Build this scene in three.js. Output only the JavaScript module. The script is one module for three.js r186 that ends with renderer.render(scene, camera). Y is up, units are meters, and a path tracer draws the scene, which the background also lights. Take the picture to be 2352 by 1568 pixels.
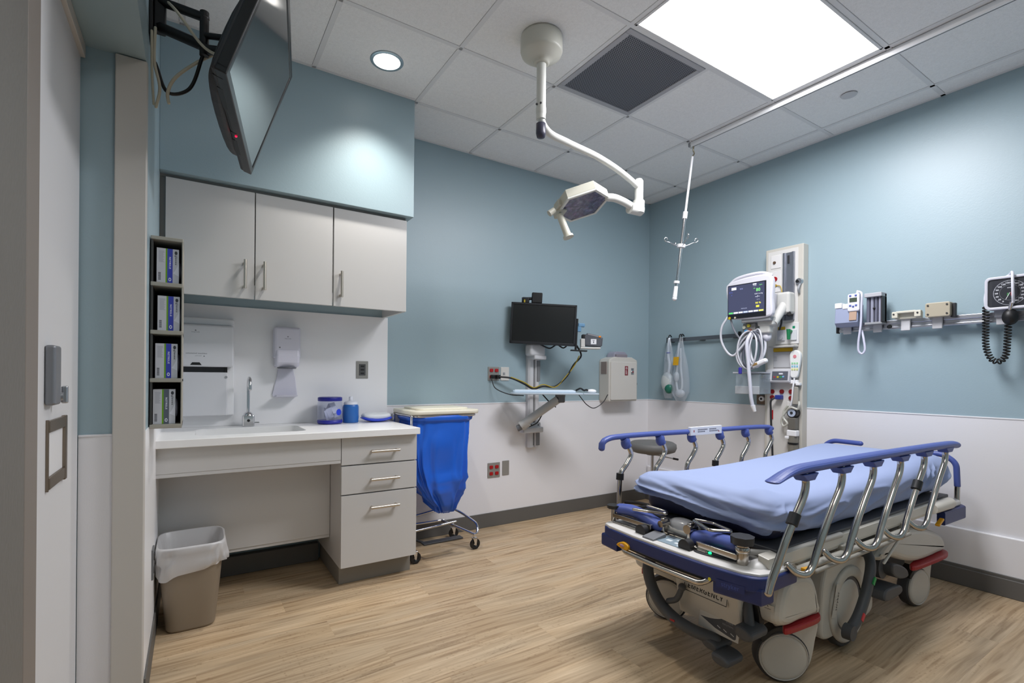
import * as THREE from 'three';
import { RoundedBoxGeometry } from 'three/addons/geometries/RoundedBoxGeometry.js';
import { mergeGeometries } from 'three/addons/utils/BufferGeometryUtils.js';
import { ConvexGeometry } from 'three/addons/geometries/ConvexGeometry.js';
import { RectAreaLightUniformsLib } from 'three/addons/lights/RectAreaLightUniformsLib.js';

// ---------------------------------------------------------------- camera, lights, exposure
const scene = new THREE.Scene();
scene.background = new THREE.Color(0x000000);
const camera = new THREE.PerspectiveCamera(2 * Math.atan(784 / 1141.15) * 180 / Math.PI, 2352 / 1568, 0.05, 40);
camera.setViewOffset(2352, 1568, 2.2, -82.6, 2352, 1568);
camera.position.set(-3.7871, 1.18, 3.3895);
{
  const right = new THREE.Vector3(0.8411, 0.0084, 0.5408), up = new THREE.Vector3(-0.0071, 1, -0.0045), back = new THREE.Vector3(-0.5408, 0, 0.8411);
  camera.quaternion.setFromRotationMatrix(new THREE.Matrix4().makeBasis(right, up, back));
}
const renderer = new THREE.WebGLRenderer({ antialias: true });
renderer.toneMapping = THREE.LinearToneMapping;
renderer.toneMappingExposure = 2.15;
renderer.shadowMap.enabled = true;
RectAreaLightUniformsLib.init();
const CEIL = 2.895, TILE = 0.61, GX = -0.788, GZ = 1.668;   // ceiling height, tile module and one grid crossing
function areaLight(name, x, y, z, w, d, color, intensity) {
  const l = new THREE.RectAreaLight(color, intensity, w, d);
  l.name = name; l.position.set(x, y, z); l.rotation.x = -Math.PI / 2; scene.add(l); return l;
}
areaLight('ceiling_panel_light', GX - TILE, CEIL - 0.013, GZ + TILE / 2, 1.17, 0.56, 0xfafaff, 13);
areaLight('added_entry_fill_light', GX - 3.5 * TILE, CEIL - 0.013, GZ + 3 * TILE, 0.56, 1.17, 0xfffaf4, 1.2);  // added fill lamp out of view behind the camera, dim
const downSpot = new THREE.SpotLight(0xfffaf2, 3.6, 0, 0.95, 0.7, 2);
downSpot.name = 'downlight_spot'; downSpot.position.set(-2.908, CEIL - 0.016, 0.751); downSpot.target.position.set(-2.908, 0, 0.751);
downSpot.castShadow = true; downSpot.shadow.radius = 3.5; scene.add(downSpot, downSpot.target);

// ---------------------------------------------------------------- helpers
let seed = 7;
const rnd = () => { seed = (seed + 0x6d2b79f5) | 0; let t = Math.imul(seed ^ (seed >>> 15), 1 | seed); t = (t + Math.imul(t ^ (t >>> 7), 61 | t)) ^ t; return ((t ^ (t >>> 14)) >>> 0) / 4294967296; };
const rr = (a, b) => a + (b - a) * rnd();
const V = (x, y, z) => new THREE.Vector3(x, y, z);
const hash = (i, j, k) => { let n = Math.imul(i, 374761393) + Math.imul(j, 668265263) + Math.imul(k, 974634777); n = Math.imul(n ^ (n >>> 13), 1274126177); return ((n ^ (n >>> 16)) >>> 0) / 4294967296; };
const mod = (a, n) => ((a % n) + n) % n;
function vnoise(x, y, s, px = 1e6, py = 1e6) {
  const i = Math.floor(x), j = Math.floor(y), u = x - i, v = y - j, a = u * u * (3 - 2 * u), b = v * v * (3 - 2 * v);
  const h = (p, q) => hash(mod(p, px), mod(q, py), s);
  return (h(i, j) * (1 - a) + h(i + 1, j) * a) * (1 - b) + (h(i, j + 1) * (1 - a) + h(i + 1, j + 1) * a) * b;
}
function dataTex(w, h, f, color = true) {
  const d = new Uint8Array(w * h * 4);
  for (let y = 0; y < h; y++) for (let x = 0; x < w; x++) { const c = f(x / w, y / h), o = (y * w + x) * 4; for (let k = 0; k < 3; k++) d[o + k] = Math.max(0, Math.min(255, c[k])); d[o + 3] = 255; }
  const t = new THREE.DataTexture(d, w, h, THREE.RGBAFormat);
  t.wrapS = t.wrapT = THREE.RepeatWrapping; t.magFilter = THREE.LinearFilter; t.minFilter = THREE.LinearMipmapLinearFilter; t.generateMipmaps = true;
  if (color) t.colorSpace = THREE.SRGBColorSpace;
  t.needsUpdate = true; return t;
}
function canvasTex(w, h, draw) {
  const c = document.createElement('canvas'); c.width = w; c.height = h; const g = c.getContext('2d'); draw(g, w, h);
  const t = new THREE.CanvasTexture(c); t.colorSpace = THREE.SRGBColorSpace; return t;
}
const mat = (color, roughness = 0.5, o = {}) => new THREE.MeshPhysicalMaterial({ color, roughness, metalness: 0, ...o });
const metal = (color, roughness = 0.25, o = {}) => new THREE.MeshPhysicalMaterial({ color, roughness, metalness: 1, ...o });

// geometry builders, all in room coordinates (metres)
function box(x0, x1, y0, y1, z0, z1, r = 0.003, s = 1) {
  const w = Math.abs(x1 - x0), h = Math.abs(y1 - y0), d = Math.abs(z1 - z0), q = Math.min(r, w * 0.49, h * 0.49, d * 0.49);
  const g = q > 0.0002 ? new RoundedBoxGeometry(w, h, d, s, q) : new THREE.BoxGeometry(w, h, d);
  g.translate((x0 + x1) / 2, (y0 + y1) / 2, (z0 + z1) / 2); return g;
}
const boxC = (x, y, z, w, h, d, r = 0.003, s = 1) => box(x - w / 2, x + w / 2, y - h / 2, y + h / 2, z - d / 2, z + d / 2, r, s);
function cyl(a, b, r0, r1 = r0, n = 16, open = false) {
  const A = V(...a), B = V(...b), g = new THREE.CylinderGeometry(r1, r0, A.distanceTo(B), n, 1, open);
  g.applyQuaternion(new THREE.Quaternion().setFromUnitVectors(V(0, 1, 0), B.clone().sub(A).normalize()));
  g.translate((A.x + B.x) / 2, (A.y + B.y) / 2, (A.z + B.z) / 2); return g;
}
function tube(pts, r, o = {}) {   // a bent rod; rounded = smooth curve, else short fillets at the corners
  const P = pts.map((p) => V(...p)); let c;
  if (o.smooth) c = new THREE.CatmullRomCurve3(P, !!o.closed, 'centripetal');
  else {
    c = new THREE.CurvePath(); let prev = P[0];
    for (let i = 1; i < P.length; i++) {
      if (i === P.length - 1) { c.add(new THREE.LineCurve3(prev, P[i])); break; }
      const f = o.fillet ?? 0.03, d0 = P[i].clone().sub(P[i - 1]), d1 = P[i + 1].clone().sub(P[i]), q = Math.min(f, d0.length() * 0.45, d1.length() * 0.45);
      const s = P[i].clone().addScaledVector(d0.normalize(), -q), e = P[i].clone().addScaledVector(d1.normalize(), q);
      c.add(new THREE.LineCurve3(prev, s)); c.add(new THREE.QuadraticBezierCurve3(s, P[i], e)); prev = e;
    }
  }
  const g = new THREE.TubeGeometry(c, o.n ?? Math.max(8, (P.length - 1) * 10), r, o.k ?? 10, !!o.closed);
  if (o.closed) return g;
  const caps = [[0, -1], [1, 1]].map(([t, s]) => { const p = c.getPointAt(t), d = c.getTangentAt(t).multiplyScalar(s); const q = new THREE.SphereGeometry(r, o.k ?? 10, 4, 0, Math.PI * 2, 0, Math.PI / 2); q.applyQuaternion(new THREE.Quaternion().setFromUnitVectors(V(0, 1, 0), d)); q.translate(p.x, p.y, p.z); return q; });
  return merge(g, ...caps);
}
function merge(...gs) {
  gs = gs.flat().map((g) => { const q = g.index ? g.toNonIndexed() : g; for (const k of Object.keys(q.attributes)) if (!['position', 'normal', 'uv'].includes(k)) q.deleteAttribute(k); if (!q.attributes.uv) q.setAttribute('uv', new THREE.BufferAttribute(new Float32Array(q.attributes.position.count * 2), 2)); return q; });
  return mergeGeometries(gs);
}
// extrude an outline along an axis. axis 'z': outline is (x,y); 'x': outline is (z,y); 'y': outline is (x,z). from..to along the axis
function ext(outline, axis, from, to, bevel = 0.003, o = {}) {
  const s = outline instanceof THREE.Shape ? outline : new THREE.Shape(outline.map(([a, b]) => new THREE.Vector2(a, b)));
  const t = Math.max(0.0001, Math.abs(to - from) - 2 * bevel), lo = Math.min(from, to) + bevel;
  const g = new THREE.ExtrudeGeometry(s, { depth: t, bevelEnabled: bevel > 0, bevelSize: bevel, bevelThickness: bevel, bevelOffset: -bevel, bevelSegments: o.bs ?? 2, curveSegments: o.cs ?? 12 });
  if (axis === 'z') g.translate(0, 0, lo);
  if (axis === 'x') { g.rotateY(Math.PI / 2); g.scale(1, 1, -1); flip(g); g.translate(lo, 0, 0); }
  if (axis === 'y') { g.rotateX(Math.PI / 2); g.scale(1, -1, 1); flip(g); g.translate(0, lo, 0); }
  return g;
}
function flip(g) { const p = g.index ? g.index : null; if (p) { for (let i = 0; i < p.count; i += 3) { const a = p.getX(i + 1); p.setX(i + 1, p.getX(i + 2)); p.setX(i + 2, a); } } else for (const k of Object.keys(g.attributes)) { const A = g.attributes[k], n = A.itemSize; for (let i = 0; i < A.count; i += 3) for (let c = 0; c < n; c++) { const x = A.array[(i + 1) * n + c]; A.array[(i + 1) * n + c] = A.array[(i + 2) * n + c]; A.array[(i + 2) * n + c] = x; } } g.computeVertexNormals(); }
function rrect(x0, x1, y0, y1, r) {
  const s = new THREE.Shape(); s.moveTo(x0 + r, y0); s.lineTo(x1 - r, y0); s.absarc(x1 - r, y0 + r, r, -Math.PI / 2, 0); s.lineTo(x1, y1 - r); s.absarc(x1 - r, y1 - r, r, 0, Math.PI / 2); s.lineTo(x0 + r, y1); s.absarc(x0 + r, y1 - r, r, Math.PI / 2, Math.PI); s.lineTo(x0, y0 + r); s.absarc(x0 + r, y0 + r, r, Math.PI, Math.PI * 1.5); return s;
}
function smoothShape(pts) { const s = new THREE.Shape(); const c = new THREE.CatmullRomCurve3(pts.map(([a, b]) => V(a, b, 0)), true, 'centripetal').getPoints(pts.length * 6); s.setFromPoints(c.slice(0, -1).map((p) => new THREE.Vector2(p.x, p.y))); return s; }
function lathe(pts, at, n = 28, axis) { const g = new THREE.LatheGeometry(pts.map(([r, y]) => new THREE.Vector2(r, y)), n); if (axis) g.applyQuaternion(new THREE.Quaternion().setFromUnitVectors(V(0, 1, 0), V(...axis).normalize())); g.translate(...at); return g; }
function ball(x, y, z, r, sx = 1, sy = 1, sz = 1) { const g = new THREE.SphereGeometry(r, 16, 10); g.scale(sx, sy, sz); g.translate(x, y, z); return g; }
function disc(x, y, z, r, axis, n = 24) { const g = new THREE.CircleGeometry(r, n); g.applyQuaternion(new THREE.Quaternion().setFromUnitVectors(V(0, 0, 1), V(...axis).normalize())); g.translate(x, y, z); return g; }
// a flat print: w x h, its face turned along the given unit axes (right, up), centred at p
function sheet(p, w, h, right, up) { const g = new THREE.PlaneGeometry(w, h), r = V(...right).normalize(), u = V(...up).normalize(); g.applyMatrix4(new THREE.Matrix4().makeBasis(r, u, r.clone().cross(u))); g.translate(...p); return g; }
// turn a geometry about a vertical line through (x, z)
function spin(g, x, z, a) { g.translate(-x, 0, -z); g.rotateY(a); g.translate(x, 0, z); return g; }
function turn(g, p, axis, a) { g.translate(-p[0], -p[1], -p[2]); g.applyQuaternion(new THREE.Quaternion().setFromAxisAngle(V(...axis).normalize(), a)); g.translate(...p); return g; }
// metres on the faces as texture coordinates
function uvBox(g, s = 1) { const p = g.attributes.position, n = g.attributes.normal, uv = new Float32Array(p.count * 2); for (let i = 0; i < p.count; i++) { const a = Math.abs(n.getX(i)), b = Math.abs(n.getY(i)), c = Math.abs(n.getZ(i)); const [u, v] = a >= b && a >= c ? [p.getZ(i), p.getY(i)] : b >= c ? [p.getX(i), p.getZ(i)] : [p.getX(i), p.getY(i)]; uv[2 * i] = u * s; uv[2 * i + 1] = v * s; } g.setAttribute('uv', new THREE.BufferAttribute(uv, 2)); return g; }

// naming and grouping
const taken = new Map();
function numbered(name) { const n = taken.get(name) ?? 0; taken.set(name, n + 1); return n ? name + '_' + String(n).padStart(3, '0') : name; }
function tag(o, label, category, group) { o.userData.label = label; o.userData.category = category; if (group) o.userData.group = group; return o; }
const origin = new Map();
function thing(name, label, category, base, group) { const o = new THREE.Group(); o.name = numbered(name); o.position.set(...base); scene.add(o); origin.set(o, base); return tag(o, label, category, group); }
function part(parent, name, g, m, label) {   // g in room coordinates; parent is a thing or a part
  if (Array.isArray(g)) g = merge(g);
  const b = origin.get(parent) ?? [0, 0, 0]; g.translate(-b[0], -b[1], -b[2]);
  const o = new THREE.Mesh(g, m); o.name = name; o.castShadow = o.receiveShadow = true; if (label) o.userData.label = label;
  parent.add(o); origin.set(o, b); return o;
}
function single(name, label, category, g, m, group) { if (Array.isArray(g)) g = merge(g); const o = new THREE.Mesh(g, m); g.computeBoundingBox(); const c = g.boundingBox, b = [(c.min.x + c.max.x) / 2, c.min.y, (c.min.z + c.max.z) / 2]; g.translate(-b[0], -b[1], -b[2]); o.position.set(...b); o.name = numbered(name); o.castShadow = o.receiveShadow = true; scene.add(o); origin.set(o, b); return tag(o, label, category, group); }
function struct(name, label, category, g, m) { if (Array.isArray(g)) g = merge(g); const o = new THREE.Mesh(g, m); o.name = name; o.castShadow = o.receiveShadow = true; o.userData.kind = 'structure'; o.userData.label = label; o.userData.category = category; scene.add(o); origin.set(o, [0, 0, 0]); return o; }

// ---------------------------------------------------------------- materials
const paintBump = dataTex(256, 256, (u, v) => { const n = 120 * vnoise(u * 64, v * 64, 3, 64, 64) + 80 * vnoise(u * 128, v * 128, 4, 128, 128); return [n, n, n]; }, false);
paintBump.repeat.set(3, 3);
const M = {
  blue: mat(0x9db3bc, 0.42, { ior: 1.6, bumpMap: paintBump, bumpScale: 0.00025 }),
  wains: mat(0xebeaed, 0.5, { bumpMap: paintBump, bumpScale: 0.00015 }),
  base: mat(0x62605d, 0.55),
  trimGrey: mat(0xc6c2bc, 0.5),
  ceilBar: mat(0xe8e8ea, 0.5),
  cab: mat(0xcac9c8, 0.42),
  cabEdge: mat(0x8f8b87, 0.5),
  white: mat(0xf4f4f6, 0.35),
  plastic: mat(0xd9d7d2, 0.4),
  cream: mat(0xcdc8b9, 0.42),
  counter: mat(0xf6f6f6, 0.28),
  nickel: metal(0xc9c0b4, 0.34),
  chrome: metal(0xd6d6d8, 0.12),
  alu: metal(0xc4c5c8, 0.3),
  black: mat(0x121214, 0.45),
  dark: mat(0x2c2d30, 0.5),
  grey: mat(0x6b6d70, 0.5),
  midgrey: mat(0x9a9c9f, 0.5),
  red: mat(0xa80f16, 0.4),
};
// ---------------------------------------------------------------- the room
const XL = -3.925, ZF = 4.25, WH = 0.979;
const woodTex = [0, 1, 2, 3, 4].map((k) => dataTex(1024, 128, (u, v) => {
  const w = v * 5 + 1.1 * vnoise(u * 3, v * 2, 11 + k, 3, 2) + k * 3.1;
  let g = 0.42 * vnoise(u * 4, w * 2.2, 21 + k, 4, 1e5) + 0.4 * vnoise(u * 6, w * 6, 31 + k, 6, 1e5) + 0.18 * vnoise(u * 20, w * 18, 41 + k, 20, 1e5);
  const streak = Math.max(0, vnoise(u * 6, w * 3.4, 51 + k, 6, 1e5) - 0.62) * 1.7, fleck = Math.max(0, vnoise(u * 120, v * 34, 61 + k, 120, 34) - 0.72) * (vnoise(u * 6, v * 4, 71 + k, 6, 4) > 0.55 ? 1.6 : 0.3);
  g = (g - 0.5) * 0.62 - streak * 0.5 - fleck * 0.5;
  const warm = 6 * (vnoise(u * 4, v * 3, 81 + k, 4, 3) - 0.5);
  return [192 + 96 * g + warm, 169 + 98 * g, 138 + 94 * g - warm];
}));
const tones = [1, 0.95, 1.04, 0.98, 0.92];
const woodM = woodTex.map((t, k) => new THREE.MeshPhysicalMaterial({ map: t, roughness: 0.5, color: new THREE.Color().setRGB(tones[k], tones[k] * 0.985, tones[k] * 0.97), bumpMap: t, bumpScale: 0.0004 }));
const floor = struct('floor', 'tan wood-look plank floor of the treatment room', 'floor', box(XL - 0.35, 0.12, -0.06, -0.006, -0.12, ZF + 0.1, 0), M.base);
{
  const PW = 0.18, PL = 1.22, geos = new Map();
  for (let row = 0, z = 0; z < ZF; row++, z += PW) {
    const off = ((row * 0.437) % 1) * PL;
    for (let i = -1, x = XL - 0.3 - off; x < 0; i++, x += PL) {
      const x0 = Math.max(x, XL - 0.3), x1 = Math.min(x + PL, 0); if (x1 - x0 < 0.02) continue;
      const w = x1 - x0 - 0.0002, q = Math.floor(hash(row, i + 9, 5) * 4), key = w.toFixed(3) + q;
      if (!geos.has(key)) {
        const g = box(0, w, -0.006, 0, 0, PW - 0.0002, 0.0002), p = g.attributes.position, uv = g.attributes.uv;
        for (let n = 0; n < p.count; n++) uv.setXY(n, (q & 1 ? -1 : 1) * p.getX(n) / PL + q * 0.31, (q & 2 ? -1 : 1) * p.getZ(n) / PW * 0.98 + 0.01);
        geos.set(key, g);
      }
      const o = new THREE.Mesh(geos.get(key), woodM[Math.floor(hash(row, i + 40, 3) * 5)]); o.name = 'plank'; o.position.set(x0, 0, z); o.castShadow = o.receiveShadow = true; floor.add(o);
    }
  }
}
const wallBack = struct('wall_back', 'blue-grey painted wall behind the wall computer and sink', 'wall', uvBox(box(XL - 0.3, 0.12, -0.06, 3.0, -0.12, 0, 0)), M.blue);
struct('trim_1', 'light grey wall protection panel along the wall below the wall computer', 'wall panel', [uvBox(box(-2.645, 0, 0.1, WH - 0.006, 0, 0.003, 0)), uvBox(box(-2.645, 0, WH - 0.008, WH, 0, 0.006, 0.002))], M.wains);
struct('baseboard_back', 'dark grey rubber baseboard below the wall computer', 'baseboard', box(-2.645, 0, 0, 0.112, 0, 0.009, 0.004, 2), M.base);
struct('wall_right', 'blue-grey painted wall behind the head of the stretcher', 'wall', uvBox(box(0, 0.12, -0.06, 3.0, 0, ZF + 0.1, 0)), M.blue);
struct('trim_2', 'light grey wall protection panel behind the head of the stretcher', 'wall panel', [uvBox(box(-0.003, 0, 0.1, WH - 0.006, 0.003, ZF, 0)), uvBox(box(-0.006, 0, WH - 0.008, WH, 0.003, ZF, 0.002))], M.wains);
struct('trim_3', 'low raised crash panel with a pale top edge above the dark baseboard', 'wall panel', uvBox(box(-0.022, -0.003, 0.1, 0.328, 0.01, ZF, 0.009, 3)), M.wains);
struct('baseboard_right', 'dark grey rubber baseboard along the wall at the stretcher head', 'baseboard', [box(-0.034, 0, 0, 0.1, 0.01, ZF, 0.004, 2), box(-0.028, 0, 0.09, 0.118, 0.01, ZF, 0.004, 2)], M.base);
struct('wall_front', 'blue-grey painted wall facing the sink wall', 'wall', uvBox(box(XL - 0.35, 0.12, -0.06, 3.0, ZF, ZF + 0.1, 0)), M.blue);
// left side: the wall beside the sink, the header above the entry and the recessed sliding doors
const ZA = 1.27, XD = -4.096, HH = 2.25;
struct('wall_left', 'blue-grey painted wall beside the sink carrying the television', 'wall', [uvBox(box(XL - 0.3, XL, -0.06, 3.0, 0, ZA, 0)), uvBox(box(XL - 0.3, XL, HH, 3.0, ZA, ZF, 0))], M.blue);
struct('wall_entry', 'dim wall behind the sliding doors', 'wall', box(XL - 0.35, XD - 0.06, -0.06, HH, ZA, ZF + 0.1, 0), M.trimGrey);
struct('trim_4', 'light grey wall protection panel on the end wall of the door recess', 'wall panel', [box(XD, XL - 0.08, 0.1, WH, ZA, ZA + 0.004, 0.001), box(XD, XL - 0.08, WH - 0.006, WH + 0.002, ZA, ZA + 0.007, 0.002)], M.wains);
struct('trim_5', 'warm grey corner casing beside the door recess', 'trim', box(XL - 0.083, XL + 0.004, 0, HH - 0.003, ZA - 0.03, ZA + 0.018, 0.004, 2), M.trimGrey);
struct('trim_6', 'light grey wall protection panel beside the sink and waste bin', 'wall panel', uvBox(box(XL, XL + 0.003, 0.1, WH, 0, ZA - 0.035, 0)), M.white);
struct('baseboard_left', 'dark grey baseboard in the knee space under the sink', 'baseboard', [box(XL + 0.01, -3.095, 0, 0.112, 0, 0.05, 0.004), box(XL, XL + 0.01, 0, 0.112, 0, ZA - 0.04, 0.003)], M.base);
{
  const d1 = struct('door_1', 'pale sliding door with a keypad lock and square pull', 'door', [box(XD - 0.04, XD, 0.01, HH - 0.045, ZA + 0.012, 1.80, 0.003)], mat(0xd8d8da, 0.5));
  part(d1, 'door_top_rail', box(XD - 0.05, XD + 0.012, HH - 0.045, HH - 0.003, ZA + 0.008, 3.2, 0.003), M.trimGrey);
  part(d1, 'door_stile', box(XD - 0.04, XD + 0.01, 0.01, HH - 0.045, 1.829, 1.932, 0.003), mat(0x857d76, 0.55), 'brown-grey edge stile of the sliding door');
  part(d1, 'dark_gap_strip', box(XD - 0.04, XD + 0.006, 0.01, HH - 0.045, 1.932, 1.946, 0), M.black, 'black strip painted as the dark gap between the doors');  // black strip paints the shaded gap between stile and door panel
  part(d1, 'edge_seal', box(XD - 0.04, XD + 0.004, 0.01, HH - 0.045, 1.80, 1.829, 0.002), mat(0x857d76, 0.55));
  const pull = part(d1, 'pull_handle', [box(XD, XD + 0.009, 0.885, 0.915, 1.51, 1.70, 0.002), box(XD, XD + 0.009, 1.03, 1.06, 1.51, 1.70, 0.002), box(XD, XD + 0.01, 0.88, 1.062, 1.498, 1.522, 0.002), box(XD, XD + 0.006, 0.88, 1.062, 1.694, 1.702, 0.001)], metal(0x8d8072, 0.38), 'brushed bronze square pull frame');
  part(d1, 'pull_backplate', box(XD, XD + 0.003, 0.915, 1.03, 1.522, 1.694, 0.001), mat(0xe4e4e6, 0.4));
  const lock = part(d1, 'keypad_lock', box(XD, XD + 0.022, 1.1, 1.252, 1.655, 1.722, 0.007, 2), mat(0x8a8c91, 0.4, { metalness: 0.5 }), 'grey metal keypad lock');
  part(lock, 'thumb_turn', [cyl([XD, 1.12, 1.645], [XD + 0.026, 1.12, 1.645], 0.013), box(XD + 0.02, XD + 0.034, 1.102, 1.148, 1.638, 1.652, 0.004, 2)], M.alu);
  for (let k = 0; k < 6; k++) part(lock, 'key', cyl([XD + 0.012, 1.155 + k * 0.015, 1.656], [XD + 0.012, 1.155 + k * 0.015, 1.649], 0.005), M.alu);
  struct('door_2', 'dark grey laminate door panel beside the pale sliding door', 'door', box(XD - 0.05, XD + 0.012, 0.01, HH - 0.045, 1.946, 3.2, 0.002), mat(0x74716c, 0.6, { bumpMap: paintBump, bumpScale: 0.0008 }));
}
// soffit over the sink
struct('wall_soffit', 'blue-grey painted soffit above the wall cabinets', 'soffit', uvBox(box(XL, -2.632, 2.17, CEIL + 0.02, 0, 0.46, 0.002)), M.blue);
struct('trim_7', 'dark strip painted as the shadow between soffit and wall cabinets', 'trim', box(XL, -2.665, 2.155, 2.172, 0, 0.405, 0), M.cabEdge);  // dark colour stands in for the shadow line under the soffit

// ceiling: grid, one mesh per tile
const tileTex = dataTex(512, 512, (u, v) => { const s = vnoise(u * 200, v * 200, 91, 200, 200) * 9 + vnoise(u * 60, v * 60, 92, 60, 60) * 5; const pin = hash(Math.floor(u * 256), Math.floor(v * 256), 93) > 0.93 ? -9 : 0; const c = 240 + s + pin; return [c, c, c + 1]; });
const tileM = new THREE.MeshPhysicalMaterial({ map: tileTex, roughness: 0.92, bumpMap: tileTex, bumpScale: 0.0003 });
const ceiling = struct('ceiling', 'suspended ceiling of pale mineral tiles in a white grid', 'ceiling', box(XL - 0.3, 0.12, CEIL + 0.03, CEIL + 0.12, -0.12, ZF + 0.1, 0), M.ceilBar);
{
  const xs = [XL, ...[-5, -4, -3, -2, -1, 0, 1].map((i) => GX + i * TILE), 0], zs = [0, ...[-2, -1, 0, 1, 2, 3, 4].map((k) => GZ + k * TILE), ZF];
  for (const x of xs.slice(1, -1)) part(ceiling, 'ceiling_bar', box(x - 0.012, x + 0.012, CEIL - 0.002, CEIL + 0.03, x < -2.64 ? 0.462 : 0.01, ZF, 0.001), M.ceilBar);
  for (const z of zs.slice(1, -1)) part(ceiling, 'ceiling_bar', box(z < 0.47 ? -2.63 : XL, 0, CEIL - 0.002, CEIL + 0.028, z - 0.012, z + 0.012, 0.001), M.ceilBar);
  part(ceiling, 'wall_angle', [box(-0.022, 0, CEIL - 0.002, CEIL + 0.03, 0, ZF, 0.001), box(-2.632, 0, CEIL - 0.002, CEIL + 0.03, 0, 0.022, 0.001), box(XL, -2.632, CEIL - 0.002, CEIL + 0.03, 0.46, 0.482, 0.001), box(XL, XL + 0.022, CEIL - 0.002, CEIL + 0.03, 0.46, ZF, 0.001)], M.ceilBar);
  const geos = new Map();
  for (let i = 0; i + 1 < xs.length; i++) for (let k = 0; k + 1 < zs.length; k++) {
    const cx = (xs[i] + xs[i + 1]) / 2, cz = (zs[k] + zs[k + 1]) / 2;
    if (cx > -2.01 && cx < -0.78 && cz > 1.66 && cz < 2.28) continue;                 // the light
    if (cx > -2.01 && cx < -1.39 && cz > 1.05 && cz < 1.67) continue;                 // the vent
    if (cx < -2.62 && cz < 0.45) continue;                                            // the soffit
    const w = xs[i + 1] - xs[i] - 0.0245, d = zs[k + 1] - zs[k] - 0.0245, key = w.toFixed(3) + d.toFixed(3);
    if (!geos.has(key)) geos.set(key, uvBox(box(-w / 2, w / 2, 0.0005, 0.02, -d / 2, d / 2, 0.003, 1), 1.7));
    const o = new THREE.Mesh(geos.get(key), tileM); o.name = 'ceiling_tile'; o.position.set(cx, CEIL, cz); o.castShadow = o.receiveShadow = true; ceiling.add(o);
  }
}
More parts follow.
